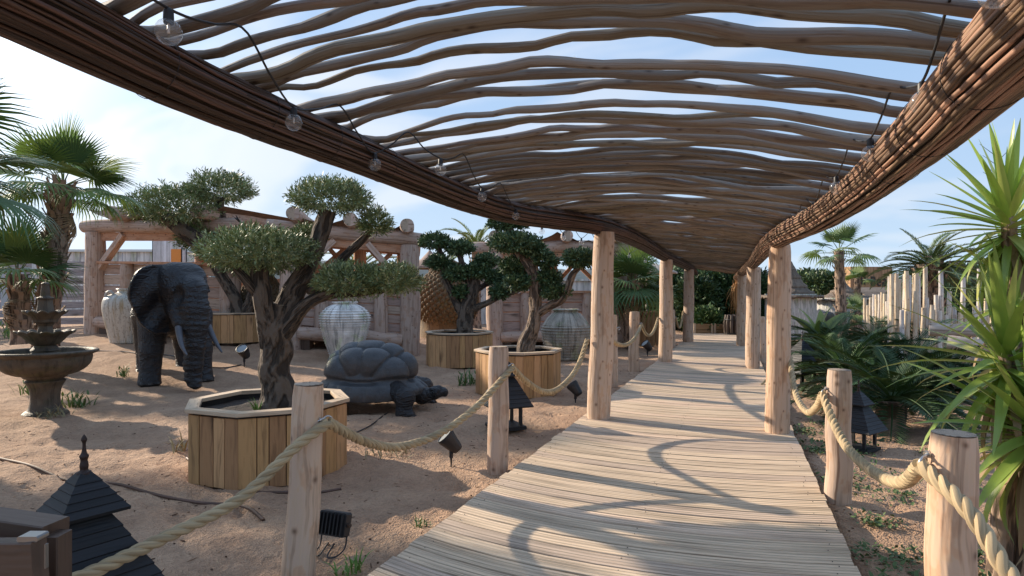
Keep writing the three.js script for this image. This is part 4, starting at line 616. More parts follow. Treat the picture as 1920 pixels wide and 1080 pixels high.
// ================================================================ FOUNTAIN
{
  const b = ground(85, 779); b.y = 0.0; const t = thing('stone_fountain', 'dark mossy three-tier stone fountain with a wide bowl of water', 'fountain', b), S = 0.96; t.scale.set(S, 1, S);
  const lob = (n, k, ex) => (i, a, r, y) => [1 + ex(i) * k * Math.abs(Math.cos(a * n / 2)), 0];
  part(t, 'pedestal', lathe(smoothProfile([[0.0, -0.03], [0.245, -0.03], [0.25, 0.03], [0.215, 0.06], [0.19, 0.075], [0.165, 0.13], [0.155, 0.22], [0.17, 0.34], [0.20, 0.40], [0.215, 0.43], [0.19, 0.45], [0.23, 0.47], [0.25, 0.505]], 44), 40, (i, a) => [1 + (i > 10 && i < 34 ? 0.03 * Math.abs(Math.sin(a * 4)) : 0), 0], 2, 2), M.fountain);
  const bowl = part(t, 'bowl', lathe([...smoothProfile([[0.2, 0.49], [0.30, 0.505], [0.41, 0.55], [0.485, 0.63], [0.505, 0.70], [0.505, 0.735]], 26), ...smoothProfile([[0.515, 0.745], [0.56, 0.765], [0.575, 0.785], [0.565, 0.80], [0.53, 0.803], [0.50, 0.79], [0.48, 0.74], [0.42, 0.66], [0.25, 0.59], [0.0, 0.585]], 36)], 80, (i, a) => [1 + (i > 3 && i < 25 ? -0.028 * Math.pow(Math.abs(Math.cos(a * 7)), 9) : 0), 0], 3, 2), M.fountain);
  part(t, 'water', new THREE.CircleGeometry(0.49, 48).rotateX(-Math.PI / 2), M.water, V(0, 0.745, 0));
  const sc = (n, y0, r0, r1, h, nm) => part(t, nm, lathe([...smoothProfile([[0.07, y0 - 0.005], [0.13, y0], [r0 * 0.75, y0 + h * 0.3], [r0, y0 + h * 0.75], [r1, y0 + h]], 18), ...smoothProfile([[r1 * 1.01, y0 + h + 0.016], [r1 * 0.95, y0 + h + 0.02], [r0 * 0.85, y0 + h * 0.85], [0.05, y0 + h * 0.6], [0.0, y0 + h * 0.6]], 14)], 96, (i, a, r) => { const k = clamp((r - 0.12) / (r1 - 0.12)); return [1 + 0.075 * k * (Math.abs(Math.cos(a * n / 2)) - 0.5), 0.026 * k * k * (Math.abs(Math.cos(a * n / 2)) - 0.4)]; }, 2, 2), M.fountain);
  part(t, 'stem', lathe(smoothProfile([[0.15, 0.60], [0.155, 0.75], [0.145, 0.79], [0.16, 0.80], [0.13, 0.84], [0.10, 0.88]], 24), 32, null, 1, 2), M.fountain);
  sc(14, 0.87, 0.25, 0.315, 0.145, 'middle_bowl');
  part(t, 'stem', lathe(smoothProfile([[0.09, 0.96], [0.085, 1.03], [0.075, 1.10], [0.10, 1.13], [0.07, 1.15]], 20), 32, null, 1, 2), M.fountain);
  sc(12, 1.145, 0.185, 0.232, 0.115, 'top_bowl');
  part(t, 'finial', lathe(smoothProfile([[0.10, 1.23], [0.098, 1.27], [0.085, 1.34], [0.08, 1.42], [0.092, 1.435], [0.088, 1.45], [0.055, 1.462], [0.05, 1.52], [0.042, 1.60], [0.047, 1.612], [0.03, 1.632], [0.0, 1.64]], 44), 28, null, 1, 2), M.fountain);
}

// ================================================================ LOG PAVILIONS AND SLATTED FENCE
const cabinTones = [1, 0.86, 1.1, 0.94, 1.04].map((k, i) => tint(M.cabin, [k, k * (i === 2 ? 1.04 : 1), k * (i === 1 ? 1.05 : 1)])), cabinLogs = [1, 0.9, 1.08].map(k => tint(M.cabinLog, [k, k, k]));
const inner = tint(M.cabinLog, [1.05, 0.78, 0.6], 'honey_log');
function pavilion(label, a, b, o) {
  const t = thing('log_pavilion', label, 'pavilion', a, 'log pavilions along the back of the sand garden'), L0 = b.clone().sub(a), f = rng(o.seed), L = Math.hypot(L0.x, L0.z), u = V(L0.x / L, 0, L0.z / L), n = V(u.z, 0, -u.x); if (n.z > 0) n.negate();
  const slope = L0.y / L, H = o.H, Q = (w, h, d = 0) => V(u.x * w + n.x * d, h + slope * w, u.z * w + n.z * d), pr = o.pr ?? 0.24, D = o.D ?? 3.2, lg = (i) => cabinLogs[i % 3];
  const seedy = () => Math.floor(f() * 1e5);
  [[0, 0], [L, 0]].forEach(([w, d], i) => part(t, 'post', logGeo(Q(w, -0.3, d), Q(w, H, d), pr, pr * 0.92, seedy(), { seg: 16, rs: 18, us: 1.2, rough: 0.09, bow: 0.03 }), lg(i)));
  [[L * 0.05, D], [L * 0.52, D], [L * 0.97, D]].forEach(([w, d], i) => part(t, 'post', logGeo(Q(w, -0.3, d), Q(w, H, d), pr * 0.8, pr * 0.75, seedy(), { seg: 12, rs: 14, us: 1 }), inner));
  const br = o.br ?? 0.15; const e0 = o.e0 ?? 0.4, e1 = o.e1 ?? 0.5;
  part(t, 'beam_log', logGeo(Q(-e0, H + br * 0.9, 0), Q(L + e1, H + br * 0.9, 0), br, br * 1.1, seedy(), { seg: 22, rs: 18, us: 1, rough: 0.07, bow: 0.04 }), lg(1));
  part(t, 'beam_log', logGeo(Q(-e0, H + br * 0.7, D), Q(L + e1, H + br * 0.7, D), br * 0.9, br, seedy(), { seg: 16, rs: 14, us: 1 }), inner);
  part(t, 'tie_board', plankBetween(Q(-0.1, H - 0.10, 0.06), Q(L + 0.2, H - 0.10, 0.06), 0.12, 0.2, V(0, 1, 0), { u0: f() }), inner);
  (o.cross ?? [0.05, 0.5, 0.97]).forEach((k, i) => { const c0 = Q(L * k, H + br * 2.6, -0.55), c1 = Q(L * k + 0.15, H + br * 2.5, D + 0.4), c = part(t, 'cross_log', logGeo(c0, c1, br * 1.05, br * 0.95, seedy(), { seg: 14, rs: 18, us: 1, rough: 0.06 }), lg(i + 1)); const e = part(c, 'end_grain', new THREE.CircleGeometry(br * 0.93, 18), M.logEnd, c0.clone().addScaledVector(n, -0.004)); e.lookAt(c0.clone().addScaledVector(n, -5)); });
  // sagging reed cover slung between the cross logs
  { const pos = [], uv = [], idx = [], N = 24; for (let i = 0; i <= N; i++) for (let j = 0; j <= 8; j++) { const w = i / N * L, tt = (i / N * 2) % 1, p = Q(w, H + br * 3.5 - 0.30 * 4 * tt * (1 - tt) * (0.75 + 0.25 * vn2(j, i)), -0.2 + j / 8 * D); pos.push(p.x, p.y, p.z); uv.push(w, j / 8 * D); } for (let i = 0; i < N; i++) for (let j = 0; j < 8; j++) { const q = i * 9 + j; idx.push(q, q + 1, q + 9, q + 9, q + 1, q + 10); } part(t, 'roof_cover', meshGeo(pos, uv, idx), M.canePale); }
  for (const [w, s] of [[0, 1], [L, -1]]) { const g = plankBetween(Q(w + s * 0.06, H - 1.0, 0), Q(w + s * 0.95, H - 0.05, 0), 0.13, 0.17, n.clone(), { u0: f() }); part(t, 'brace', g, lg(2)); part(t, 'brace', plankBetween(Q(w + s * 0.06, H - 0.9, D), Q(w + s * 0.95, H - 0.02, D), 0.12, 0.15, n.clone(), { u0: f() }), inner); }
  { const w = L * 0.52; for (const s of [-1, 1]) part(t, 'brace', plankBetween(Q(w + s * 0.06, H - 0.9, D), Q(w + s * 0.85, H - 0.02, D), 0.12, 0.15, n.clone(), { u0: f() }), inner); }
  // front wall: boards between battens, sill on top, round log at the foot
  const { h0, h1, bays, rows } = o.wall, sh = (h1 - h0) / rows;
  for (let k = 0; k < bays; k++) for (let r = 0; r < rows; r++) { const w0 = L * k / bays + (k ? 0.02 : pr * 0.8), w1 = L * (k + 1) / bays - (k < bays - 1 ? 0.02 : pr * 0.8), dz = 0.10 + (f() - 0.5) * 0.02, hh = h0 + (r + 0.5) * sh; part(t, 'plank', plankBetween(Q(w0, hh + (f() - 0.5) * 0.02, dz), Q(w1, hh + (f() - 0.5) * 0.02, dz), 0.06, sh - 0.022, V(0, 1, 0), { u0: f(), v0: f() * 3, c: 0.012 }), cabinTones[Math.floor(f() * 5)]); }
  for (let k = 1; k < bays; k++) part(t, 'batten', logGeo(Q(L * k / bays, h0 - 0.12, 0.03), Q(L * k / bays, h1, 0.03), 0.16, 0.15, seedy(), { seg: 10, rs: 10, us: 0.6, rough: 0.1 }), lg(k));
  part(t, 'sill', plankBetween(Q(-0.05, h1 + 0.03, 0.05), Q(L + 0.05, h1 + 0.03, 0.05), 0.34, 0.055, V(0, 1, 0), { u0: f() }), inner);
  part(t, 'foot_log', logGeo(Q(pr * 0.7, h0 - 0.15, -0.06), Q(L - pr * 0.7, h0 - 0.15, -0.06), 0.15, 0.16, seedy(), { seg: 16, rs: 14, us: 1, bow: 0.03 }), lg(0));
  for (const w of [0.35, L * 0.5, L - 0.35]) part(t, 'foot_block', board(0.2, 0.3, 0.3, { c: 0.02 }), M.brown, Q(w, Math.max(0.0, h0 - 0.42), 0.05));
  part(t, 'floor', plankBetween(Q(0, h0 - 0.2, D / 2), Q(L, h0 - 0.2, D / 2), D * 0.96, 0.08, V(0, 1, 0)), M.brown);
  for (let r = 0; r < 3; r++) part(t, 'back_board', plankBetween(Q(0.2, h0 + 0.2 + r * 0.34, D - 0.05), Q(L - 0.2, h0 + 0.2 + r * 0.34, D - 0.05), 0.05, 0.32, V(0, 1, 0), { u0: f() }), inner);
  return { Q, L, t };
}
const A0 = ground(178, 626), A1 = ground(432, 641), B0 = ground(545, 652), B1 = ground(768, 666), C0 = ground(928, 652), C1 = ground(1160, 652);
const hAt = (p, py, b) => (b - py) / F * -p.z;
pavilion('log pavilion behind the elephant with plank wall and plain log frame', A0, A1, { seed: 801, H: hAt(A0, 436, 626), D: 3.2, br: 0.16, e0: 0.35, e1: 0.25, cross: [0.28, 0.9], wall: { h0: hAt(A0, 592, 626), h1: hAt(A0, 494, 626), bays: 4, rows: 5 } });
pavilion('log pavilion behind the white ribbed jar with three round log ends on top', B0, B1, { seed: 802, H: hAt(B1, 460, 666), D: 3.2, br: 0.155, e0: 0.5, e1: 0.4, wall: { h0: hAt(B1, 626, 666), h1: hAt(B1, 542, 666), bays: 4, rows: 5 } });
pavilion('log pavilion behind the grey jar, partly hidden by the first pergola post', C0, C1, { seed: 803, H: hAt(C0, 474, 652), D: 3.2, br: 0.16, e0: 0.6, e1: 0.9, cross: [0.0, 0.57, 0.98], wall: { h0: hAt(C0, 622, 652), h1: hAt(C0, 549, 652), bays: 4, rows: 4 } });
{ // things inside the left pavilion
  const s = ground(320, 600), d = 20.5; const w = at(318, 476, d), t = thing('white_screen', 'white canvas screen hung inside the pavilion behind the elephant', 'screen', w.clone().setY(w.y - 0.6)); part(t, 'sheet', board(1.1, 1.25, 0.03), tint(M.white, [0.95, 1, 1.08]), V(0, 0.62, 0)); for (const k of [-1, 1]) part(t, 'rod', board(0.03, 1.4, 0.03), M.blackMetal, V(k * 0.56, 0.62, 0));
  const o = at(330, 481, 19.8); const q = thing('orange_board', 'orange square board inside the pavilion above the elephant head', 'board', o); part(q, 'face', board(0.31, 0.48, 0.03), mat('orange_paint', { color: [0.72, 0.27, 0.05], rough: 0.6 })); part(q, 'stand', board(0.03, 0.9, 0.03), M.blackMetal, V(0.17, -0.15, -0.03));
}
{ // slatted fence at the far left
  const y = rise(-9, 18), p = (px, d) => V((px - 960) / F * d, y, -d), a = p(-420, 15), b = p(168, 18.2), t = thing('slatted_fence', 'pale grey fence of wide horizontal slats with bright gaps behind the palms', 'fence', a), D = b.clone().sub(a), L = D.length(), u = D.clone().normalize(), f = rng(71), n = V(-u.z, 0, u.x);
  const H = 1.95, m = [1, 0.92, 1.05].map(k => mat('greyed_slat', { color: [0.40 * k, 0.355 * k, 0.345 * k], map: T.wood, bump: T.woodB, rough: 0.8 })), bays = 5;
  for (let k = 0; k < bays; k++) for (let r = 0; r < 8; r++) { const h = 0.14 + r * 0.236, q0 = u.clone().multiplyScalar(L * k / bays + 0.07), q1 = u.clone().multiplyScalar(L * (k + 1) / bays - 0.07); q0.y = h + (f() - 0.5) * 0.02; q1.y = h + (f() - 0.5) * 0.02; part(t, 'slat', plankBetween(q0, q1, 0.03, 0.192, V(0, 1, 0), { u0: f(), v0: f() }), m[Math.floor(f() * 3)]); }
  for (let k = 0; k <= bays; k++) { const q = u.clone().multiplyScalar(L * k / bays); part(t, 'fence_post', board(0.14, H + 0.15, 0.14, { c: 0.01 }), M.white, q.setY(H / 2)); }
  const c = at(24, 545, 15.2); solo('junction_box', 'grey flat service box on a white post of the slatted fence', 'box', board(0.5, 0.9, 0.12, { c: 0.02 }), mat('grey_box', { color: [0.42, 0.43, 0.45], rough: 0.5 }), c);
  const w = thing('white_cabin', 'long low white cabin far beyond the slatted fence', 'cabin', at(262, 500, 34).setY(0.5)); part(w, 'wall', board(6.4, 3.2, 3), M.white, V(0, 1.6, 0)); part(w, 'roof', board(6.7, 0.12, 3.3), M.metal, V(0, 3.26, 0)); for (let k = 0; k < 3; k++) part(w, 'panel_seam', board(0.05, 3.1, 0.02), mat('seam', { color: [0.4, 0.4, 0.42] }), V(-2 + k * 2, 1.6, 1.51));
}
// ================================================================ JARS
{
  const jar = (label, c, prof, m, segs, ripple, us = 3) => { const t = thing('jar', label, 'jar', c, 'big garden jars'); const p = smoothProfile(prof, segs); part(t, 'jar_body', lathe(p, 64, (i, a, r, y) => [1 + (ripple ? ripple(y, a) : 0) + 0.012 * (vn3(Math.cos(a) * 2, y * 3, Math.sin(a) * 2) - 0.5), 0], us, 0.8), m); return t; };
  const j1 = ground(244, 641), k1 = -j1.z / F, s1 = k1 * 58;
  const t1 = jar('smooth white glazed jar with brown drips standing left of the elephant', j1, [[0.0, -0.02], [0.70, -0.02], [0.74, 0.1], [0.84, 0.45], [0.97, 0.95], [1.0, 1.25], [0.92, 1.5], [0.62, 1.66], [0.46, 1.70], [0.44, 1.75], [0.50, 1.80], [0.48, 1.83], [0.40, 1.80], [0.38, 1.6]].map(([r, y]) => [r * s1 * 0.78, y * s1 * 0.94]), mat('white_glaze', { color: [0.56, 0.54, 0.50], map: T.glaze, rough: 0.35 }), 60);
  for (const a of [0.6, 2.2, 3.8, 5.4]) part(t1, 'lug', new THREE.TorusGeometry(0.09, 0.035, 6, 10), mat('glaze_lug', { color: [0.5, 0.47, 0.42], rough: 0.4 }), V(Math.cos(a) * s1 * 0.59, s1 * 1.50, Math.sin(a) * s1 * 0.59));
  const j2 = ground(647, 673), s2 = -j2.z / F * 46.5;
  jar('white jar ringed with fine horizontal ribs behind the turtle', j2, [[0.0, -0.02], [0.55, -0.02], [0.62, 0.2], [0.86, 0.9], [1.0, 1.55], [0.97, 1.8], [0.72, 2.08], [0.50, 2.19], [0.44, 2.22], [0.45, 2.25], [0.52, 2.29], [0.46, 2.31], [0.38, 2.27], [0.36, 2.0]].map(([r, y]) => [r * s2, y * s2]), mat('white_ribbed_clay', { color: [0.92, 0.89, 0.86], map: T.stone, rough: 0.6 }), 200, y => y < s2 * 2.1 && y > 0.05 ? 0.032 * Math.sin(y / s2 * 62) : 0);
  const j3 = ground(1061, 672), s3 = -j3.z / F * 46;
  jar('grey brown woven-look jar with flat shoulders beside the first pergola post', j3, [[0.0, -0.02], [0.70, -0.02], [0.76, 0.15], [0.92, 0.6], [1.0, 1.1], [0.98, 1.30], [0.80, 1.60], [0.60, 1.82], [0.50, 1.88], [0.50, 1.93], [0.56, 1.98], [0.52, 2.02], [0.44, 1.98], [0.42, 1.7]].map(([r, y]) => [r * s3, y * s3]), mat('grey_brown_clay', { color: [0.46, 0.42, 0.36], map: T.stone, bump: T.stoneB, bumpScale: 0.02, rough: 0.75 }), 180, (y, a) => y < s3 * 1.35 && y > 0.05 ? 0.02 * Math.sin(y / s3 * 55) + 0.008 * Math.sin(a * 70) : 0.012 * Math.sin(a * 14) * Math.sin(y / s3 * 20), 4);
}
// ================================================================ CURLED-HAIR STONE HEADS
{
  const b = ground(838, 634), S = -b.z / F * 128, t = thing('curled_sculpture', 'brown knobbly head sculpture covered in curls, between two pavilions', 'statue', b, 'brown knobbly garden sculptures'), br = mat('brown_stone', { color: [0.225, 0.155, 0.085], map: T.stone, bump: T.stoneB, bumpScale: 0.01, rough: 0.8 });
  const el = (x, y, z, c, r) => { const k = Math.hypot((x - c[0]) / r[0], (y - c[1]) / r[1], (z - c[2]) / r[2]); return (k - 1) * Math.min(...r); };
  const f = (x, y, z) => { let d = el(x, y, z, [0, 0.55, 0], [0.44, 0.47, 0.47]); d = smin(d, el(x, y, z, [0, 0.95, 0.03], [0.24, 0.17, 0.24]), 0.05); d = smin(d, capsule(x, y, z, [0, 0.3, -0.05, 0.36], [0, -0.05, -0.05, 0.40]), 0.08); for (const s of [-1, 1]) d = smin(d, Math.max(el(x, y, z, [s * 0.455, 0.40, -0.10], [0.055, 0.26, 0.12]), 0), 0.03); d = smin(d, el(x, y, z, [0, 0.45, -0.45], [0.09, 0.12, 0.09]), 0.06); return d; };
  part(t, 'head', sdfMesh(f, [-0.56, -0.1, -0.6], [0.56, 1.2, 0.56], 0.026).scale(S, S, S), br);
  const curls = [], g0 = new THREE.SphereGeometry(1, 7, 5), N = 520; for (let i = 0; i < N; i++) { const y = 1 - 2 * (i + 0.5) / N, r = Math.sqrt(1 - y * y), a = i * 2.39996, d = V(Math.cos(a) * r, y, Math.sin(a) * r); if (d.z < -0.55 && d.y < 0.2 || d.y < -0.85) continue; const p = V(d.x * 0.445, 0.55 + d.y * 0.475, d.z * 0.475); if (d.y > 0.86) continue; const g = g0.clone().scale(0.032, 0.032, 0.026); g.translate(p.x, p.y, p.z); curls.push(g); }
  for (let i = 0; i < 110; i++) { const y = 1 - (i + 0.5) / 110 * 1.15, r = Math.sqrt(Math.max(0, 1 - y * y)), a = i * 2.39996; const g = g0.clone().scale(0.03, 0.03, 0.03); g.translate(Math.cos(a) * r * 0.245, 0.95 + y * 0.175, 0.03 + Math.sin(a) * r * 0.245); curls.push(g); }
  const c = part(t, 'curls', mergeGeometries(curls).scale(S, S, S), br); c.userData.kind = 'stuff'; t.rotation.y = 0.35;
  copy(t, ground(494, 634), -0.5, 'brown knobbly sculpture glimpsed behind the planter of the leaning olive').scale.setScalar(0.62);
}

// ================================================================ PAGODA LANTERNS
const slatTones = [1, 0.7, 1.35].map(k => tint(M.blackWood, [k, k, k * 1.05]));
function pagoda(label, pos, turn) {
  const t = thing('pagoda_lantern', label, 'lantern', pos, 'black wooden pagoda garden lanterns', turn), f = rng(91);
  const slatRing = (half0, y0, half1, y1, th) => { for (let k = 0; k < 4; k++) { const a = k * Math.PI / 2, c = Math.cos(a), s = Math.sin(a), R2 = (x, y, z) => [x * c + z * s, y, -x * s + z * c], P = [[-half1, y1, half1], [half1, y1, half1], [half0, y0, half0], [-half0, y0, half0]], pos = [], idx = [], uv = []; const push = (q, dy, dz) => { pos.push(...R2(q[0], q[1] + dy, q[2] + dz)); uv.push(q[1] * 2 + dz, q[0] + k * 0.3); }; for (const q of P) push(q, 0, 0); for (const q of P) push(q, -th, -th * 0.4); const F4 = (a1, b1, c1, d1) => idx.push(a1, b1, c1, a1, c1, d1); F4(0, 1, 2, 3); F4(4, 7, 6, 5); F4(0, 4, 5, 1); F4(1, 5, 6, 2); F4(2, 6, 7, 3); F4(3, 7, 4, 0); const g = meshGeo(pos, uv, idx).toNonIndexed(); g.computeVertexNormals(); part(t, 'slat', g, slatTones[Math.floor(f() * 3)]); } };
  const roof = (n, yTop, hTop, yBot, hBot) => { for (let i = 0; i < n; i++) { const y0 = lerp(yTop, yBot, i / n), y1 = lerp(yTop, yBot, (i + 1.12) / n), h0 = lerp(hTop, hBot, i / n), h1 = lerp(hTop, hBot, (i + 1) / n) + 0.012; slatRing(h0, y0 + 0.004, h1, y1, 0.014); } };
  part(t, 'finial', lathe(smoothProfile([[0.03, 0.735], [0.028, 0.75], [0.016, 0.757], [0.018, 0.775], [0.014, 0.80], [0.019, 0.815], [0.011, 0.83], [0.007, 0.87], [0.012, 0.885], [0.006, 0.90], [0.0, 0.908]], 40), 14), tint(M.brown, [0.35, 0.25, 0.25]));
  roof(5, 0.745, 0.022, 0.60, 0.125);
  part(t, 'neck', board(0.15, 0.12, 0.15), M.blackWood, V(0, 0.575, 0));
  roof(7, 0.565, 0.08, 0.27, 0.24);
  for (const x of [-1, 1]) for (const z of [-1, 1]) part(t, 'corner_post', board(0.035, 0.27, 0.035), M.blackWood, V(x * 0.135, 0.15, z * 0.135));
  part(t, 'base', board(0.38, 0.04, 0.38, { c: 0.008 }), M.blackWood, V(0, 0.02, 0)); part(t, 'pane_holder', board(0.29, 0.03, 0.29), M.blackWood, V(0, 0.26, 0));
  return t;
}
const lan = pagoda('black wooden pagoda lantern with slender finial in the near left sand', V(-1.80, 0.0, -2.58), 0.95); lan.scale.set(0.94, 1, 0.94);
copy(lan, ground(948, 802).setY(0.0), 0.4, 'black pagoda lantern half hidden behind the second rope post');
copy(lan, ground(1504, 728).setY(0.0), 0.3, 'black pagoda lantern in the shade beside the sunlit pergola post');
copy(lan, ground(1610, 842).setY(0.0), 0.6, 'black pagoda lantern of slats under the dark cycads behind a rope post').scale.setScalar(0.74);

// ================================================================ BROWN TIMBER IN THE CORNER
{
  const c = at(60, 1080, 2.0), t = thing('timber_barrier', 'brown stained timber barrier end with a steel bracket in the near corner', 'barrier', c.clone().setY(0));
  const l = p => p.sub(V(c.x, 0, c.z));
  part(t, 'rail', plankBetween(l(at(-260, 958, 2.12)), l(at(104, 1012, 2.0)), 0.10, 0.12, V(0, 1, 0), { u0: 0.2 }), M.brown);
  part(t, 'upright', plankBetween(l(at(96, 1000, 1.98)), l(at(96, 1000, 1.98).setY(0)), 0.09, 0.07, V(0, 0, 1), { u0: 0.5 }), M.brown);
  part(t, 'panel', plankBetween(l(at(-260, 1120, 1.9)), l(at(80, 1122, 1.78)), 0.05, 0.34, V(0, 1, 0), { u0: 0.8 }), M.brown);
  part(t, 'bracket', board(0.06, 0.016, 0.045, { c: 0.004 }), tint(M.metal, [0.55, 0.55, 0.55]), l(at(62, 1006, 1.79)));
  part(t, 'bracket', board(0.004, 0.07, 0.012, { c: 0.001 }), tint(M.metal, [0.4, 0.4, 0.4]), l(at(87, 1042, 1.77)));
}
// ================================================================ SPOTLIGHTS
{
  const spot = (label, pos, turn, tilt, S = 1) => { const t = thing('garden_spotlight', label, 'spotlight', pos, 'black garden spotlights', turn); t.scale.setScalar(S); part(t, 'stake', new THREE.ConeGeometry(0.012, 0.16, 8).rotateX(Math.PI), M.black, V(0, 0.0, 0)); part(t, 'bracket', board(0.03, 0.09, 0.012), M.black, V(0, 0.09, 0)); const h = part(t, 'housing', lathe([[0.0, -0.08], [0.035, -0.08], [0.045, -0.06], [0.062, 0.03], [0.07, 0.05], [0.07, 0.075], [0.063, 0.075], [0.06, 0.06], [0.0, 0.058]], 24, (i, a) => [1 + (i < 4 && i > 0 ? 0.05 * Math.sign(Math.sin(a * 9)) : 0), 0]), M.black, V(0, 0.16, 0)); h.rotation.z = tilt; part(h, 'lens', new THREE.CircleGeometry(0.06, 20).rotateX(-Math.PI / 2), mat('lens_glass', { color: [0.4, 0.42, 0.42], rough: 0.15 }), V(0, 0.068, 0)); return t; };
  const s0 = spot('round black spotlight on a stake tilted up at the sagging rope', ground(846, 876).setY(0.03), 0.2, 0.75, 1.15);
  const cp = (px, py, turn, label, s = 1.1) => { const c = copy(s0, ground(px, py), turn, label); c.scale.setScalar(s); return c; };
  cp(458, 686, 1.4, 'round black spotlight beside the octagonal planter right of the elephant', 1.6);
  cp(1079, 756, -0.6, 'small black spotlight lying on sand close to the first pergola post', 1.2);
  cp(1214, 668, 0.3, 'tiny black spotlight past the rope posts near the second pergola post', 1.5);
  const p = ground(622, 1030); p.y = 0; const t = thing('floodlight', 'black rectangular floodlight on a wire stand behind the nearest rope post', 'floodlight', p, undefined, -0.35);
  const b = part(t, 'housing', board(0.185, 0.135, 0.055, { c: 0.01 }), M.black, V(0.02, 0.155, 0)); b.rotation.x = -0.25; for (let i = 0; i < 7; i++) part(b, 'fin', board(0.006, 0.12, 0.02), M.black, V(-0.075 + i * 0.025, 0, 0.036)); part(b, 'knob', new THREE.CylinderGeometry(0.012, 0.012, 0.02, 10).rotateZ(Math.PI / 2), M.brown, V(0.1, 0.0, 0));
  for (const s of [-1, 1]) part(t, 'stand', tube([V(s * 0.085 + 0.02, 0.13, 0), V(s * 0.085 + 0.02, 0.03, 0.02), V(s * 0.07 + 0.02, 0.005, 0.09), V(s * 0.03 + 0.02, 0.005, 0.11), V(s * 0.02 + 0.02, 0.05, 0.03)], 0.005, { seg: 16, rs: 5 }), M.black);
}
// ================================================================ HOSES AND CABLES
{
  const lay = (label, px, r, m, name, cat) => solo(name, label, cat, tube(px.map(([x, y]) => { const g = ground(x, y); g.y = sandY(g.x, -g.z) + r * 0.7; return g; }), r, { seg: 60, rs: 6 }), m);
  const pipe = mat('rusty_brown_pipe', { color: [0.14, 0.075, 0.055], map: T.stone, rough: 0.6 });
  lay('brown drip hose crossing the near left sand behind the pagoda lantern', [[-60, 845], [0, 862], [60, 880], [130, 897], [215, 912], [300, 930], [380, 944], [440, 950], [470, 960], [494, 974]], 0.012, pipe, 'hose', 'hose');
  lay('brown drip hose curving round the foot of the largest octagonal planter', [[350, 858], [360, 868], [385, 885], [430, 903], [480, 917], [540, 926], [600, 921], [640, 917]], 0.011, pipe, 'hose', 'hose');
  lay('thin black cable on the sand between fountain and elephant feet', [[150, 656], [190, 658], [230, 660], [262, 663], [320, 667], [380, 690], [420, 692], [452, 684]], 0.011, M.black, 'cable', 'cable');
  lay('thin cable on the sand running towards the turtle foreleg', [[640, 826], [690, 806], [722, 782], [745, 765], [770, 752]], 0.008, M.blackMetal, 'cable', 'cable');
}
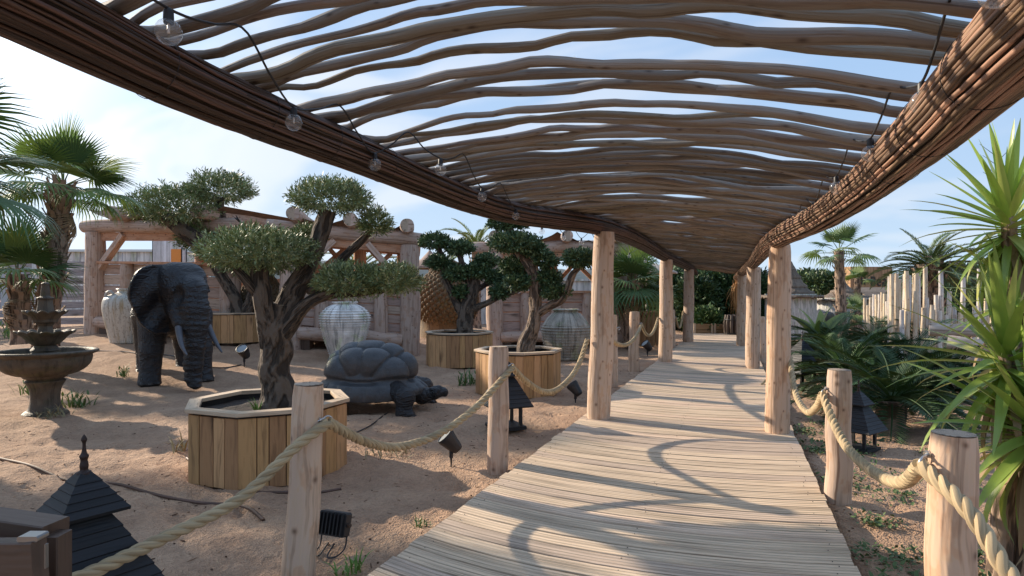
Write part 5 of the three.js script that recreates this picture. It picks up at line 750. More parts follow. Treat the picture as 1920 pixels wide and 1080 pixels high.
// ================================================================ WEEDS, LITTER
{
  const f = rng(131), wm = mat('weed_leaf', { color: [0.11, 0.19, 0.045], rough: 0.6, transmission: 0.3, thickness: 0 }), wd = mat('dry_grass', { color: [0.30, 0.25, 0.13], rough: 0.8 });
  const weed = (label, px, py, h, n, spread, m = wm) => { const p = ground(px, py); p.y = sandY(p.x, -p.z); const gs = []; for (let i = 0; i < n; i++) { const g = blade(h * (0.5 + 0.7 * f()), h * 0.028 + 0.002, 0.5 + f(), 1); g.rotateZ(0.7 + f() * 0.8); g.rotateY(f() * 6.3); g.translate((f() - 0.5) * spread, 0, (f() - 0.5) * spread); gs.push(g); if (f() < 0.6) { const q = blade(h * 0.3, h * 0.05, 0.4, 1); q.rotateZ(0.3 + f()); q.rotateY(f() * 6.3); q.translate((f() - 0.5) * spread, h * f() * 0.6, (f() - 0.5) * spread); gs.push(q); } } solo('weed', label, 'weed', mergeGeometries(gs), m, p, 'small weeds in the sand'); };
  weed('green weed tuft to the right of the fountain foot', 148, 762, 0.30, 34, 0.28); weed('green weed left of the fountain foot below the bowl', 62, 742, 0.26, 26, 0.3); weed('pale scrubby weed against the fountain pedestal', 98, 785, 0.16, 30, 0.3, wd); weed('small weed by the elephant front foot', 232, 708, 0.26, 18, 0.15); weed('dry tuft and green shoots in front of the right cloud-pruned planter', 878, 722, 0.30, 40, 0.3); weed('bright green weed at the bottom edge near the floodlight', 655, 1078, 0.13, 20, 0.12, tint(wm, [1.5, 1.6, 1.2])); weed('dry weed beside the left wall of the largest planter', 338, 850, 0.20, 14, 0.15, wd); weed('low tuft growing at the boardwalk edge left of the shadows', 795, 988, 0.07, 20, 0.12); weed('flattened yellowish weed under the sagging rope', 728, 856, 0.10, 46, 0.42, wd); weed('weed patch at the slatted fence foot behind the short palm', 12, 634, 0.5, 40, 1.0);
  { const p = at(484, 728, 5.0), gs = []; for (let i = 0; i < 16; i++) { const g = blade(0.1 + f() * 0.1, 0.007, 0.6, 1); g.rotateZ(0.9 + f() * 0.6); g.rotateY(f() * 6.3); gs.push(g); } p.y = 0.5; solo('weed', 'yellow green weed sprouting in the soil of the largest planter', 'weed', mergeGeometries(gs), tint(wm, [1.4, 1.3, 1]), p, 'small weeds in the sand'); }
  // twigs, stones and dead leaves strewn on the sand
  const n = 2600, tw = new THREE.InstancedMesh(new THREE.IcosahedronGeometry(1, 0), mat('grit', { color: [0.30, 0.21, 0.15], rough: 0.95 }), n), q = new THREE.Object3D(), cc = new THREE.Color(); let k = 0;
  for (let i = 0; i < n; i++) { const d = lerp(1.9, 13, Math.pow(f(), 1.7)), left = f() < 0.7, x = left ? deckL(-d) - Math.pow(f(), 1.3) * 6 : deckR(-d) + f() * 3.2; q.position.set(x, sandY(x, d) + 0.002, -d); const l = f(); l < 0.45 ? q.scale.set(0.004 + f() * 0.006, 0.003 + 0.004 * f(), 0.004 + f() * 0.006) : l < 0.8 ? q.scale.set(0.02 + f() * 0.035, 0.0025, 0.003) : q.scale.set(0.012 + 0.012 * f(), 0.003, 0.006 + 0.006 * f()); q.rotation.set((f() - 0.5) * 0.4, f() * 6.3, (f() - 0.5) * 0.4); q.updateMatrix(); tw.setMatrixAt(k, q.matrix); const c = f(); cc.setRGB(...(c < 0.5 ? [0.25, 0.16, 0.1] : c < 0.8 ? [0.75, 0.6, 0.45] : [1.6, 1.4, 1.2])); tw.setColorAt(k++, cc); }
  tw.name = 'ground_litter'; tw.userData = { kind: 'stuff', label: 'small stones, twigs and dead leaves strewn over the sand', category: 'litter' }; shade(tw); scene.add(tw);
  // creeping green plants on the strip by the cycads
  const m2 = 2000, gl = blade(0.028, 0.008, 0.5, 1), gc = new THREE.InstancedMesh(gl, mat('creeper_leaf', { color: [0.09, 0.14, 0.045], rough: 0.6 }), m2); k = 0; const cl = []; for (let i = 0; i < 34; i++) { const d = lerp(2.3, 8.5, f()); cl.push([deckR(-d) + 0.12 + f() * f() * 1.6, d, 0.08 + f() * 0.16]); }
  for (let i = 0; i < m2; i++) { const c = cl[Math.floor(f() * cl.length)], a = f() * 6.3, r = c[2] * Math.sqrt(f()), x = c[0] + Math.cos(a) * r, d = c[1] + Math.sin(a) * r; if (x < deckR(-d) + 0.03) continue; q.position.set(x, sandY(x, d) + 0.005 + f() * 0.02, -d); q.scale.setScalar(0.6 + f() * 0.8); q.rotation.set(f() - 0.5, f() * 6.3, 0.2 + f() * 0.7); q.updateMatrix(); gc.setMatrixAt(k++, q.matrix); }
  gc.count = k; gc.name = 'ground_cover'; gc.userData = { kind: 'stuff', label: 'low creeping green plants on the bare strip right of the boardwalk', category: 'ground cover' }; shade(gc); scene.add(gc);
}
// ================================================================ GARDEN RIGHT OF THE BOARDWALK: cycads, yucca
{
  const fr = [[1.15, 0.9], [1.05, 1.2], [1.2, 1.05]].map(([L, a], i) => frond(L, 46, 0.20, a, 150 + i, { w: 0.0075, vee: 0.42, sweep: 0.55, rad: 0.011 })), tr = logGeo(V(0, -0.1, 0), V(0, 0.29, 0), 0.17, 0.15, 9, { rough: 0.3 });
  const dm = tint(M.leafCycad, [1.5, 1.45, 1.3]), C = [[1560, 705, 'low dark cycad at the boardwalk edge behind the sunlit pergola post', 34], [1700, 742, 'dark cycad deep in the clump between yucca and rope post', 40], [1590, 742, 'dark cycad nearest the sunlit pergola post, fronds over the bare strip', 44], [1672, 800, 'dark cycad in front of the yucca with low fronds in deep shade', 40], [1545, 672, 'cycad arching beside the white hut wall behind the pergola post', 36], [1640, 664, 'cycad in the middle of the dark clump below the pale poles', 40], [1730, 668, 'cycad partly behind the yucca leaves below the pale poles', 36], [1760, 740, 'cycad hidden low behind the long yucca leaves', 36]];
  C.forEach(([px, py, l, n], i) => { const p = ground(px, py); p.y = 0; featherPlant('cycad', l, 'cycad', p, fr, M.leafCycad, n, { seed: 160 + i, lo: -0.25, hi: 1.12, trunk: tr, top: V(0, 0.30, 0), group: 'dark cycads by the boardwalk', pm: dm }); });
  // yucca: leaf heads on bare canes
  const base = V(2.72, 0, -3.25), t = thing('yucca', 'big bright green yucca with sword leaves in drooping heads at the photo edge', 'yucca', base), f = rng(171);
  const BL = [[0.56, 0.029, 0.10], [0.62, 0.031, 0.35], [0.60, 0.029, 0.7], [0.54, 0.027, 1.25]].map(([L, w, b], i) => blade(L, w, b, i));
  const heads = [[at(1892, 425, 3.4), 84, 0.86, 0.15], [at(1925, 560, 3.5), 70, 0.9, 0], [at(1886, 680, 3.2), 74, 1.0, -0.1], [at(1940, 810, 3.05), 90, 1.0, -0.6]];
  heads.forEach(([c, n, S, lo0], h) => {
    const top = c.clone().sub(base); part(t, 'stem', tube([V((h - 1) * 0.10, -0.1, (h - 1) * 0.06), V(lerp((h - 1) * 0.1, top.x, 0.5) + 0.02, top.y * 0.5, lerp(0, top.z, 0.5)), top.clone().add(V(0, 0.05, 0))], u => lerp(0.06, 0.035, u), { seg: 14, rs: 10 }), M.palmBark);
    for (let i = 0; i < n; i++) { const k = i / n, el = lerp(1.5, h === 3 ? -1.4 : -1.2, Math.pow(k, 0.92)) + (f() - 0.5) * 0.22, az = i * 2.39996 + f() * 0.35; const dead = el < -0.7 && f() < 0.4; const l = part(t, 'leaf', BL[el > 0.7 ? 0 : el > 0.15 ? 1 : el > -0.5 ? 2 : 3], dead ? M.leafDry : f() < 0.25 ? M.leafYucca2 : M.leafYucca, top.clone().add(V(0, 0.06 - k * 0.16, 0))); place(l, az, el, (f() - 0.5) * 0.5); l.scale.setScalar(S * (0.8 + 0.35 * f())); }
  });
  { // bare twig behind the top head
    const g = [], a = at(1885, 400, 3.6), b = at(1868, 285, 3.6); g.push(tube([a, a.clone().lerp(b, 0.5).add(V(0.02, 0, 0)), b], u => lerp(0.005, 0.0015, u), { seg: 8, rs: 4 })); for (let i = 0; i < 9; i++) { const p = a.clone().lerp(b, 0.3 + 0.7 * i / 9); g.push(tube([p, p.clone().add(V((i % 2 ? 1 : -1) * (0.05 + f() * 0.07), 0.04 + f() * 0.05, 0))], u => lerp(0.0022, 0.001, u), { seg: 3, rs: 4 })); } solo('bare_twig', 'dry bare twig standing up behind the top yucca head', 'twig', mergeGeometries(g), M.oliveBark); }
  const dl = mat('driftwood', { color: [0.50, 0.42, 0.36], map: T.log, rough: 0.85 });
  [['pale driftwood log lying behind the yucca, upper of two', 1742, 1856, 618, 622], ['pale driftwood log lying behind the yucca, lower of two', 1776, 1900, 641, 658]].forEach(([l, x0, x1, y0, y1], i) => { const a = at(x0, y0, 7.4 - i * 0.8), b = at(x1, y1, 7.1 - i * 0.8); solo('driftwood_log', l, 'log', logGeo(a, b, 0.085, 0.075, 180 + i, { rough: 0.15, rs: 12 }), dl); });
}

// ================================================================ FAR LAND, HUTS, PALMS, SIGN, POLES
{
  const ridge = (name, label, pts, D0, thick, m, seed) => { const pos = [], uv = [], idx = [], N = 160, K = 10; for (let i = 0; i <= N; i++) { const t = i / N, px = lerp(pts[0][0], pts[pts.length - 1][0], t); let y = pts[0][1]; for (let k = 0; k < pts.length - 1; k++) if (px >= pts[k][0] && px <= pts[k + 1][0]) y = lerp(pts[k][1], pts[k + 1][1], fade((px - pts[k][0]) / (pts[k + 1][0] - pts[k][0]))); const top = at(px, y, D0); for (let j = 0; j <= K; j++) { const q = j / K, s = Math.sin(q * Math.PI); const h = -2 + (top.y + 2) * s * (0.92 + 0.16 * (fbm(t * 40 + seed, q * 6, 1e6, 1e6, 4) - 0.5)); pos.push(top.x * (1 + (q - 0.5) * thick / D0), h, top.z - (q - 0.5) * thick); uv.push(t * 60, q * 20); } } for (let i = 0; i < N; i++) for (let j = 0; j < K; j++) { const a = i * (K + 1) + j, b = a + K + 1; idx.push(a, b, a + 1, a + 1, b, b + 1); } structure(name, meshGeo(pos, uv, idx), m, label); };
  ridge('far_hills', 'low wooded hills far away across the bay', [[-500, 470], [100, 458], [350, 468], [560, 480], [800, 492], [1000, 500], [1250, 505]], 2600, 900, mat('far_wood', { color: [0.10, 0.135, 0.145], map: T.sand, rough: 1 }), 3);
  ridge('hill', 'green hill behind the huts', [[1250, 545], [1440, 528], [1505, 508], [1545, 516], [1620, 532], [1750, 528], [1900, 515], [2200, 500]], 260, 160, mat('hill_scrub', { color: [0.07, 0.085, 0.04], map: T.sand, rough: 1 }), 8);
}
const bush = (label, px, py, D, rx, ry, o = {}) => { const k = D / F, b = V((px - 960) * k, rise((px - 960) * k, D), -D), c = at(px, py, D).sub(b), t = thing('shrub', label, 'shrub', b); part(t, 'stem', tube([V(0, -0.1, 0), V(0, c.y, 0)], 0.06, { seg: 4, rs: 6 }), M.oliveBark); part(t, 'foliage', padGeo(rx * k, ry * k, (o.rz ?? rx) * k, o.n ?? 900, o.L ?? 0.3, o.w ?? 0.035, px * 7 + py, o.tones ?? HEDGE, { dn: 1 }), M.olive, c); return t; };
{
  const f = rng(211), shing = [1, 0.85, 1.15].map(k => mat('weathered_shingle', { color: [0.25 * k, 0.195 * k, 0.155 * k], map: T.straw, bump: T.woodB, bumpScale: 0.02, rough: 0.9 }));
  const hut = (label, px, D, rW, wallTop, tiers, rE, peak, extra) => {
    const c = V((px - 960) / F * D, 0, -D), t = thing('thatched_hut', label, 'hut', c, 'round white huts with shingle roofs'), Y = y => EYE + (HOR - y) / F * D;
    part(t, 'wall', lathe([[rW, -0.1], [rW, Y(wallTop)]], 220, (i, a) => [1 + 0.016 * Math.abs(Math.sin(a * 42 + vn2(a * 20, 1))) , 0], 20, 1), M.white);
    const y0 = Y(wallTop) - 0.12, y1 = Y(peak); let pr = 0;
    for (let k = 0; k < tiers; k++) { const q = k / tiers, r0 = lerp(rE, 0.16, Math.pow(q, 0.8)), r1 = lerp(rE, 0.16, Math.pow((k + 1) / tiers, 0.8)), h0 = lerp(y0, y1, Math.pow(q, 1.6)), h1 = lerp(y0, y1, Math.pow((k + 1) / tiers, 1.6)); part(t, 'shingle_tier', lathe([[r0 * 0.93, h0 + 0.02], [r0, h0 - 0.03], [r0 * 1.01, h0 + 0.06], [lerp(r0, r1, 0.6), lerp(h0, h1, 0.55)], [r1 * 0.9, h1 + 0.05]], 90, (i, a) => [1 + (i < 3 ? 0.05 * (vn2(a * 14 + k * 7, i * 0.3) - 0.5) : 0.03 * (vn2(a * 20, k) - 0.5)), i < 3 ? 0.07 * (vn2(a * 16 + k * 3, 2) - 0.5) : 0], 9, 1.5), shing[k % 3]); }
    part(t, 'roof_cap', lathe([[0.2, y1 - 0.05], [0.10, y1 + 0.12], [0.05, y1 + 0.24], [0.0, y1 + 0.27]], 14), shing[1]);
    if (extra) { part(t, 'window_frame', board(0.42, 0.42, 0.06), shing[0], V(extra[0], Y(extra[1]), rW * 0.98)); part(t, 'window_pane', board(0.34, 0.34, 0.05), mat('window_glass', { color: [0.10, 0.12, 0.2], rough: 0.1 }), V(extra[0], Y(extra[1]), rW * 0.98 + 0.012)); }
    return t;
  };
  hut('white stick-walled hut with tiered shingle roof just right of the sunlit pergola post', 1482, 22, 0.84, 551, 4, 1.06, 503);
  hut('white hut with shingle roof behind the tall fan palm trunk', 1582, 27, 1.25, 558, 3, 1.5, 536, [-0.45, 564]);
  hut('brown shingled hut between the pergola posts on the cycad side', 1436, 27, 0.95, 556, 3, 1.25, 518);
  // dark low thatched building far right
  { const D = 30, c = V((1760 - 960) / F * D, 0, -D), t = thing('thatched_building', 'long low dark building with thatched roof behind the pale poles', 'building', c); part(t, 'wall', board(8, 1.2, 3), M.brown, V(0, 0.6, 0)); for (let k = 0; k < 3; k++) part(t, 'thatch', plankBetween(V(-4.4, 1.15 + k * 0.22, 1.9 - k * 0.55), V(4.4, 1.15 + k * 0.22, 1.9 - k * 0.55), 0.8, 0.12, V(0, 1, 0.4)), shing[k]); for (let k = 0; k < 26; k++) part(t, 'white_paling', board(0.13, 0.85, 0.05, { c: 0.01 }), M.white, V(-4.2 + k * 0.33 + (f() - 0.5) * 0.05, 0.75, 2.6)); }
  // sign building
  { const D = 42, k = D / F, c = V((1619 - 960) * k, 0, -D), t = thing('sign_building', 'tan block building with dark lettering beyond the palms', 'building', c, undefined, 0.10), tan = mat('tan_render', { color: [0.46, 0.28, 0.16], map: T.stone, bump: T.stoneB, rough: 0.9 }), Y = y => EYE + (HOR - y) * k;
    const W = 82 * k, y0 = Y(551), y1 = Y(501); part(t, 'sign_block', board(W, y1 - y0, 1.6, { c: 0.03 }), tan, V(0, (y0 + y1) / 2, 0)); part(t, 'lower_wall', board(W * 1.0, y0 - 0.14, 2.0, { c: 0.03 }), tan, V(0, (y0 - 0.14) / 2, -0.3)); part(t, 'fascia', board(W * 1.02, 0.10, 1.9), M.brown, V(0, y0 - 0.06, 0));
    const font = await new FontLoader().loadAsync('fonts/droid/droid_sans_bold.typeface.json'), ink = mat('dark_letters', { color: [0.05, 0.04, 0.03], rough: 0.7 });
    const write = (s, x, y, h, sx, m) => { for (const ch of s) { if (ch !== ' ') { const g = new TextGeometry(ch, { font, size: h, depth: 0.05, curveSegments: 4 }); g.computeBoundingBox(); const w = g.boundingBox.max.x * sx; g.scale(sx, 1, 1); part(t, 'letter', g, m, V(x, y, 0.8)); x += w + h * 0.09; } else x += h * 0.3; } };
    write('Illi', -W * 0.44, y0 + 0.62, 0.66, 0.72, ink); write('Beach', -W * 0.035, y0 + 0.52, 0.66, 0.70, ink);
    for (const [x, w, y] of [[-W * 0.30, W * 0.34, 0.19], [W * 0.26, W * 0.46, 0.16]]) { part(t, 'notice_strip', board(w, 0.30, 0.04, { c: 0.004 }), M.blackWood, V(x, y0 + y, 0.83)); for (let i = 0; i < 7; i++) part(t, 'notice_mark', board(w * (0.05 + 0.04 * f()), 0.16, 0.02, { c: 0.002 }), M.white, V(x - w * 0.4 + i * w * 0.135, y0 + y, 0.85)); }
  }
  fanPalm('fan_palm', 'tall open-crowned fan palm standing clear against the sky by the huts', V((1580 - 960) / F * 18, 0, -18), [V((1580 - 960) / F * 18, -0.1, -18), at(1576, 560, 18), at(1573, 470, 18)], 0.155, 0.125, 'D', 0.44, 0.52, 14, { seed: 31, flakes: 34, dry: 0, lo: -0.4, hi: 1.3, nseg: 24 });
  fanPalm('fan_palm', 'small young fan palm in front of the lettered building', V((1612 - 960) / F * 21, 0, -21), [V((1612 - 960) / F * 21, -0.1, -21), at(1609, 560, 21), at(1607, 522, 21)], 0.10, 0.08, 'E2', 0.2, 0.36, 6, { seed: 32, flakes: 34, lo: 0.1, hi: 1.4, dry: 1, nseg: 24 });
  fanPalm('fan_palm', 'low leafy fan palm at the foot of the young palm by the huts', V((1600 - 960) / F * 19.5, 0, -19.5), [V((1600 - 960) / F * 19.5, -0.1, -19.5), at(1602, 582, 19.5)], 0.12, 0.11, 'E2', 0.2, 0.38, 9, { seed: 33, flakes: 10, lo: -0.3, dry: 0, nseg: 24 });
  // date palm
  { const D = 20, b = V((1746 - 960) / F * D, 0, -D), fr = [[1.75, 1.1], [1.65, 1.6], [1.6, 0.7]].map(([L, a], i) => frond(L, 56, 0.30, a, 240 + i, { w: 0.014, vee: 0.35, sweep: 0.7, rad: 0.022 })); const top = at(1746, 505, D).sub(b); featherPlant('date_palm', 'big date palm with arching feather fronds behind the pale poles', 'palm tree', b, fr, M.leafDate, 44, { seed: 41, lo: -0.35, hi: 1.4, top, trunk: palmTrunk([V(0, -0.1, 0), V(0, top.y * 0.5, 0), top.clone().add(V(0, 0.12, 0))], 0.32, 0.36, 5, 90) }); }
  // pale poles of uneven height
  { const b = ground(1710, 668).setY(0), t = thing('pole_palisade', 'cluster of pale upright poles of uneven height behind the cycads', 'palisade', b), g = rng(221), ms = [[0.66, 0.60, 0.54], [0.60, 0.50, 0.38], [0.70, 0.58, 0.42], [0.56, 0.53, 0.52]].map(c => mat('pale_pole', { color: c, map: T.log, rough: 0.8 }));
    const add = (px, yTop, D, r) => { const p = V((px - 960) / F * D, 0, -D).sub(b), h = EYE + (HOR - yTop) / F * D; part(t, 'pole', logGeo(V(p.x, -0.2, p.z), V(p.x + (g() - 0.5) * 0.06, h, p.z), r * 1.08, r, Math.floor(g() * 1e5), { seg: 6, rs: 10, us: 0.4, rough: 0.06 }), ms[Math.floor(g() * 4)]); };
    for (let px = 1622; px < 1702; px += 4.2 + g() * 2) { const q = (px - 1622) / 80; add(px, lerp(548, 566, g()) + (g() < 0.3 ? 12 : 0), lerp(17, 14.5, q), 0.045); }
    for (let px = 1668; px < 1726; px += 7 + g() * 5) add(px, 512 + g() * 14, 14.5, 0.042);
    for (let px = 1690; px < 1790; px += 9 + g() * 8) add(px, 545 + g() * 40, 13.2, 0.044);
    for (const [x, y] of [[1673, 514], [1700, 508], [1716, 512], [1735, 500], [1766, 508], [1836, 504], [1805, 520], [1757, 553], [1850, 560], [1868, 540]]) add(x, y, 13.4, 0.046);
    for (let px = 1745; px < 1960; px += 12 + g() * 9) add(px, 570 + g() * 22, 13, 0.045);
  }
  // hedges and trees that close the view on the right
  bush('broad dark hedge bush behind the pale poles near the yucca', 1850, 575, 24, 120, 40, { n: 2600 }); bush('rounded dark tree top beyond the date palm on the right', 1880, 540, 34, 110, 46, { n: 2600, L: 0.4, w: 0.05 });  bush('dark tree on the hill behind the shingle roof', 1545, 531, 60, 30, 12, { n: 1000, L: 0.6, w: 0.08 }); bush('dark tree further along the hill left of the lettered building', 1512, 527, 70, 22, 11, { n: 800, L: 0.7, w: 0.09 });
  { const b = ground(1548, 612).setY(0); const sp = mat('dark_stone_ball', { color: [0.08, 0.08, 0.085], map: T.stone, rough: 0.7 }), t = thing('stone_figure', 'small dark round-headed stone figure in front of the white hut', 'statue', V((1552 - 960) / F * 17, 0, -17)); t.scale.setScalar(0.72); part(t, 'figure_body', lathe(smoothProfile([[0.0, 0], [0.30, 0.02], [0.34, 0.3], [0.26, 0.7], [0.14, 0.9], [0.2, 1.0], [0.24, 1.15], [0.2, 1.32], [0.0, 1.4]], 30), 24), sp); }
  // banana-like leaf plant by the hut
  { const t = thing('leaf_plant', 'broad-leaved green plant by the white hut wall', 'plant', V((1535 - 960) / F * 15, 0, -15)), g = rng(231), bl = blade(1.1, 0.16, 0.7, 1); for (let i = 0; i < 9; i++) { const l = part(t, 'leaf', bl, M.leafFanPale, V(0, 0.3, 0)); place(l, i * 2.4, 0.6 + g() * 0.8, g() - 0.5); l.scale.setScalar(0.7 + 0.5 * g()); } part(t, 'stem', tube([V(0, -0.1, 0), V(0, 0.5, 0)], 0.06, { seg: 3, rs: 8 }), M.leafFanDark); }
}
// ================================================================ END OF THE WALK
{
  const f = rng(251), pw = tint(M.planter, [0.75, 0.8, 0.9]);
  const box = (label, px, w) => { const p = ground(px, 629).setY(0), k = -p.z / F, t = thing('planter_box', label, 'planter', p, 'timber planter boxes closing the end of the walk'); for (let r = 0; r < 2; r++) part(t, 'plank', board(0.05, 0.20, w * k, { u0: f(), c: 0.006 }).rotateY(Math.PI / 2), pw, V(0, 0.11 + r * 0.215, 0.3)); for (const s of [-1, 1]) { part(t, 'end_plank', board(0.05, 0.41, 0.6, { c: 0.006 }), pw, V(s * (w * k / 2 - 0.03), 0.22, 0)); part(t, 'corner_batten', board(0.07, 0.44, 0.04, { c: 0.006 }), M.rim, V(s * (w * k / 2 - 0.04), 0.225, 0.345)); } part(t, 'soil', board(w * k - 0.1, 0.06, 0.55), M.soil, V(0, 0.36, 0)); return t; };
  box('left timber planter box across the end of the boardwalk', 1313, 36); box('right timber planter box across the end of the boardwalk', 1350, 36);
  bush('dense dark shrub rising behind the left end planter box', 1308, 570, 23.6, 28, 48, { n: 1500, L: 0.35, w: 0.03 }); bush('dense dark shrub rising behind the right end planter box', 1350, 560, 24.2, 34, 56, { n: 1900, L: 0.4, w: 0.032 }); bush('tall leafy shrub at the far end beside the third pergola post', 1262, 560, 25, 30, 50, { n: 1500, L: 0.35, w: 0.035 }); bush('tall dark greenery behind the end shrubs under the roof edge', 1330, 525, 27, 70, 40, { n: 2600, L: 0.5, w: 0.045 }); bush('dark greenery beside the orange plume at the far end', 1400, 560, 26, 34, 50, { n: 1500, L: 0.4, w: 0.035 }); bush('low bright green shrub in the right end planter box', 1325, 601, 22.0, 14, 9, { n: 500, tones: [[0.06, 0.12, 0.03], [0.1, 0.16, 0.05]] });
  fanPalm('fan_palm', 'leafy fan palm among the shrubs at the end of the walk', ground(1330, 628).setY(0), [ground(1330, 626).setY(0), at(1330, 545, 24.5)], 0.16, 0.14, 'F', 0.4, 0.75, 14, { seed: 36, flakes: 20, lo: -0.6, nseg: 24, leafM: M.leafFanDark });
  { const p = at(1381, 628, 22.6).setY(0), t = thing('pampas_plume', 'orange brown dry plume of leaves hanging beside the far pergola post', 'dry plant', p), g = rng(261), gs = []; for (let i = 0; i < 220; i++) { const b = blade(0.55 + g() * 0.4, 0.012, 1.2, 1); b.rotateZ(-1.2 + (g() - 0.5) * 0.7); b.rotateY(g() * 6.3); const y = 1.35 + g() * 0.7, r = 0.13 * g(); b.translate((g() - 0.5) * 2 * r, y, (g() - 0.5) * 2 * r); gs.push(b); } part(t, 'plume', mergeGeometries(gs), mat('orange_straw', { color: [0.46, 0.22, 0.07], rough: 0.8 })); part(t, 'stalk', tube([V(0, 0, 0), V(0.02, 1.0, 0), V(0, 2.1, 0)], 0.03, { seg: 8, rs: 6 }), M.oliveBark); }
  { const p = ground(1378, 632).setY(0), t = thing('barrel', 'dark old barrel at the end of the walk below the orange plume', 'barrel', p), br = tint(M.brown, [0.8, 0.9, 1]); for (let k = 0; k < 14; k++) { const a = k / 14 * Math.PI * 2, pr = [0, 0.25, 0.5, 0.75, 1].map(q => V(Math.cos(a) * (0.27 + 0.06 * Math.sin(q * Math.PI)), q * 0.75, Math.sin(a) * (0.27 + 0.06 * Math.sin(q * Math.PI)))); part(t, 'stave', tube(pr, 0.066, { seg: 6, rs: 5 }), br); } for (const y of [0.14, 0.6]) { const h = part(t, 'hoop', new THREE.TorusGeometry(0.365, 0.014, 6, 28).rotateX(Math.PI / 2), M.blackMetal, V(0, y, 0)); } part(t, 'lid', new THREE.CylinderGeometry(0.27, 0.27, 0.03, 20), br, V(0, 0.73, 0)); }
  fanPalm('fan_palm', 'fan palm with rusty trunk right behind the first pergola post', ground(1182, 652).setY(0), [ground(1182, 654).setY(-0.1), at(1184, 590, 16), at(1187, 530, 16)], 0.2, 0.19, 'G', 0.4, 0.72, 20, { seed: 37, flakes: 50, lo: -0.5, leafM: M.leafFan, nseg: 28 });
  fanPalm('fan_palm', 'taller fan palm top showing over the pavilion beside the first pergola post', ground(1160, 648).setY(0), [ground(1160, 650).setY(-0.1), at(1166, 560, 17.5), at(1178, 478, 17.5)], 0.17, 0.15, 'G', 0.4, 0.72, 14, { seed: 38, flakes: 40, lo: -0.3, pale: M.leafFanPale, leafM: M.leafFanPale, nseg: 28 });
  { const p = ground(1212, 634).setY(0), k = -p.z / F, t = thing('parasol', 'beige fabric parasol open beyond the second pergola post', 'parasol', p), y = EYE + (HOR - 508) * k; part(t, 'canopy', lathe([[0.0, y + 0.32], [0.25, y + 0.27], [0.75, y + 0.1], [1.05, y - 0.04], [1.04, y - 0.09]], 8, (i, a) => [1, 0]), mat('beige_canvas', { color: [0.55, 0.44, 0.35], rough: 0.9, transmission: 0.2, thickness: 0 })); part(t, 'pole', tube([V(0, 0, 0), V(0, y + 0.36, 0)], 0.025, { seg: 3, rs: 8 }), M.white); }
  { const a = ground(1186, 648).setY(0), b = ground(1262, 648).setY(0), t = thing('timber_planter', 'dark vertical-board planter under the fan palm past the first pergola post', 'planter', a), L = b.x - a.x; for (let i = 0; i < 9; i++) part(t, 'plank', board(L / 9 - 0.02, 0.95, 0.05, { c: 0.006 }), pw, V((i + 0.5) * L / 9, 0.47, 0)); part(t, 'rim_board', board(L + 0.1, 0.05, 0.16, { c: 0.006 }), pw, V(L / 2, 0.97, 0)); part(t, 'back_board', board(L, 0.9, 0.05), pw, V(L / 2, 0.45, -0.7)); part(t, 'soil', board(L, 0.05, 0.66), M.soil, V(L / 2, 0.85, -0.35)); }
  bush('dark hedge behind the parasol pole', 1238, 565, 27, 60, 42, { n: 2400, L: 0.4, w: 0.04 });
}
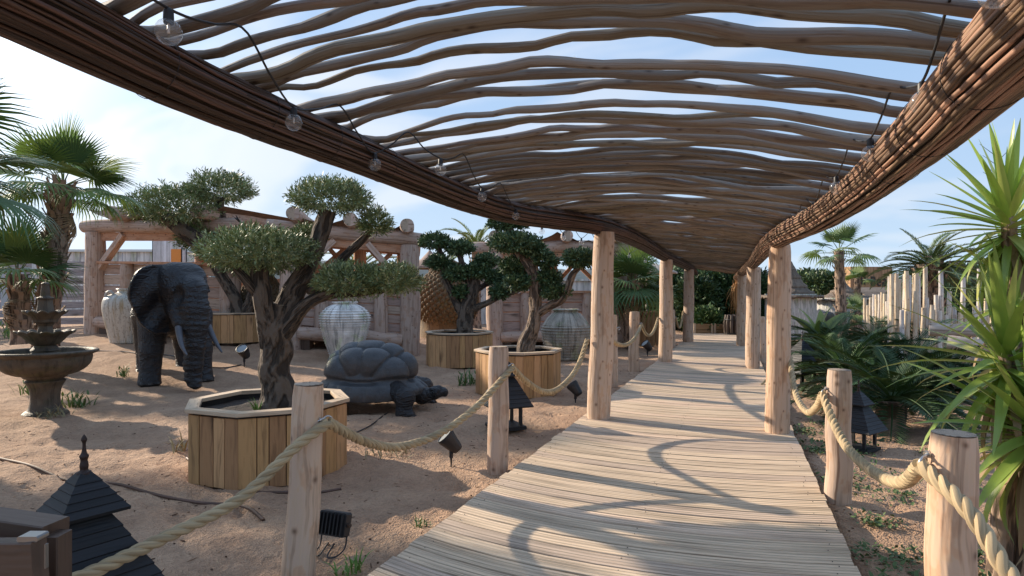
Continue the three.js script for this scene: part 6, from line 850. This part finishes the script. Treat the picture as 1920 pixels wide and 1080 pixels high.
// ================================================================ BEYOND THE PAVILIONS
{
  const fr = [[1.9, 0.9], [1.7, 1.4]].map(([L, a], i) => frond(L, 44, 0.34, a, 340 + i, { w: 0.016, vee: 0.4, rad: 0.02 })), pl = tint(M.leafDate, [2.0, 1.7, 1.1]);
  const palm = (label, px, py, D, n, s) => { const b = V((px - 960) / F * D, rise((px - 960) / F * D, D), -D), top = at(px, py, D).sub(b); featherPlant('date_palm', label, 'palm tree', b, fr, pl, n, { seed: s, lo: -0.2, hi: 1.35, top, trunk: palmTrunk([V(0, -0.1, 0), V(0, top.y * 0.5, 0), top], 0.2, 0.2, s, 30) }); };
  palm('yellow green date palm seen through the pavilion behind the white jar', 672, 510, 24, 26, 51); palm('yellow green date palm tips above the pavilion behind the cloud-pruned trees', 893, 468, 26, 24, 52);
  const t = thing('white_garden_wall', 'plain white wall seen between and beyond the pavilions', 'wall', V(-3, 0, -30)); part(t, 'wall_face', board(22, 2.1, 0.3), M.white, V(0, 1.05, 0)); part(t, 'coping', board(22.2, 0.1, 0.5), M.white, V(0, 2.15, 0));
  const h = V((806 - 960) / F * 27, 0, -27), y = EYE + (HOR - 500) / F * 27, k = thing('thatched_parasol', 'pale pointed thatched parasol beyond the knobbly sculpture', 'parasol', h); part(k, 'thatch', lathe([[1.0, y - 0.1], [1.0, y], [0.4, y + 0.32], [0.0, y + 0.75]], 24, (i, a) => [1 + 0.05 * (vn2(a * 9, i) - 0.5), 0]), tint(M.canePale, [1.3, 1.4, 1.6])); part(k, 'pole', tube([V(0, 0, 0), V(0, y, 0)], 0.06, { seg: 3, rs: 8 }), M.log);
  // palms just outside the photo, whose crowns shade the near sand
  const far = (label, x, z, h, s, n) => fanPalm('fan_palm', label, V(x, 0, z), [V(x, -0.1, z), V(x + 0.05, h * 0.5, z), V(x + 0.1, h, z)], 0.18, 0.16, 'C', 0.62, 0.72, n, { seed: s, flakes: 20, lo: -0.6, leafM: M.leafFanDark });
  far('shading fan palm left of the photo, nearest to the camera', -6.2, -4.0, 2.2, 61, 18); far('shading fan palm left of the photo, third from the camera', -8.4, -6.6, 3.4, 63, 20); far('shading fan palm left of the photo, farthest and tallest', -9.6, -8.2, 4.2, 64, 22);
  // a swallow over the leaning olive
  { const p = at(446, 413, 13), g = rng(271), t = thing('flying_bird', 'small dark bird gliding in the sky right of the leaning olive', 'bird', p, undefined, 0.4); const f = (x, y, z) => { let d = capsule(x, y, z, [-0.07, 0.01, 0, 0.012], [0.03, 0, 0, 0.024]); d = smin(d, capsule(x, y, z, [0.05, 0.006, 0, 0.02], [0.085, 0.004, 0, 0.006]), 0.015); for (const s of [-1, 1]) { const w = Math.max(capsule(x, y, z, [0.01, 0.015, s * 0.02, 0.026], [-0.07, 0.05, s * 0.19, 0.012]), Math.abs(y - 0.01 - Math.abs(z) * 0.2) - 0.005); d = smin(d, w, 0.01); } d = smin(d, Math.max(capsule(x, y, z, [-0.07, 0.01, 0, 0.012], [-0.13, 0.012, 0, 0.02]), Math.abs(y - 0.01) - 0.004), 0.01); return d; }; part(t, 'body', sdfMesh(f, [-0.16, -0.04, -0.22], [0.1, 0.08, 0.22], 0.006), M.blackMetal); t.rotation.z = -0.6; }
}

// ================================================================ render
const renderer = new THREE.WebGLRenderer({ antialias: true });
renderer.setSize(1024, 576); renderer.toneMapping = THREE.LinearToneMapping; renderer.toneMappingExposure = EXPOSURE;
renderer.shadowMap.enabled = true; renderer.shadowMap.type = THREE.PCFSoftShadowMap;
renderer.render(scene, camera);
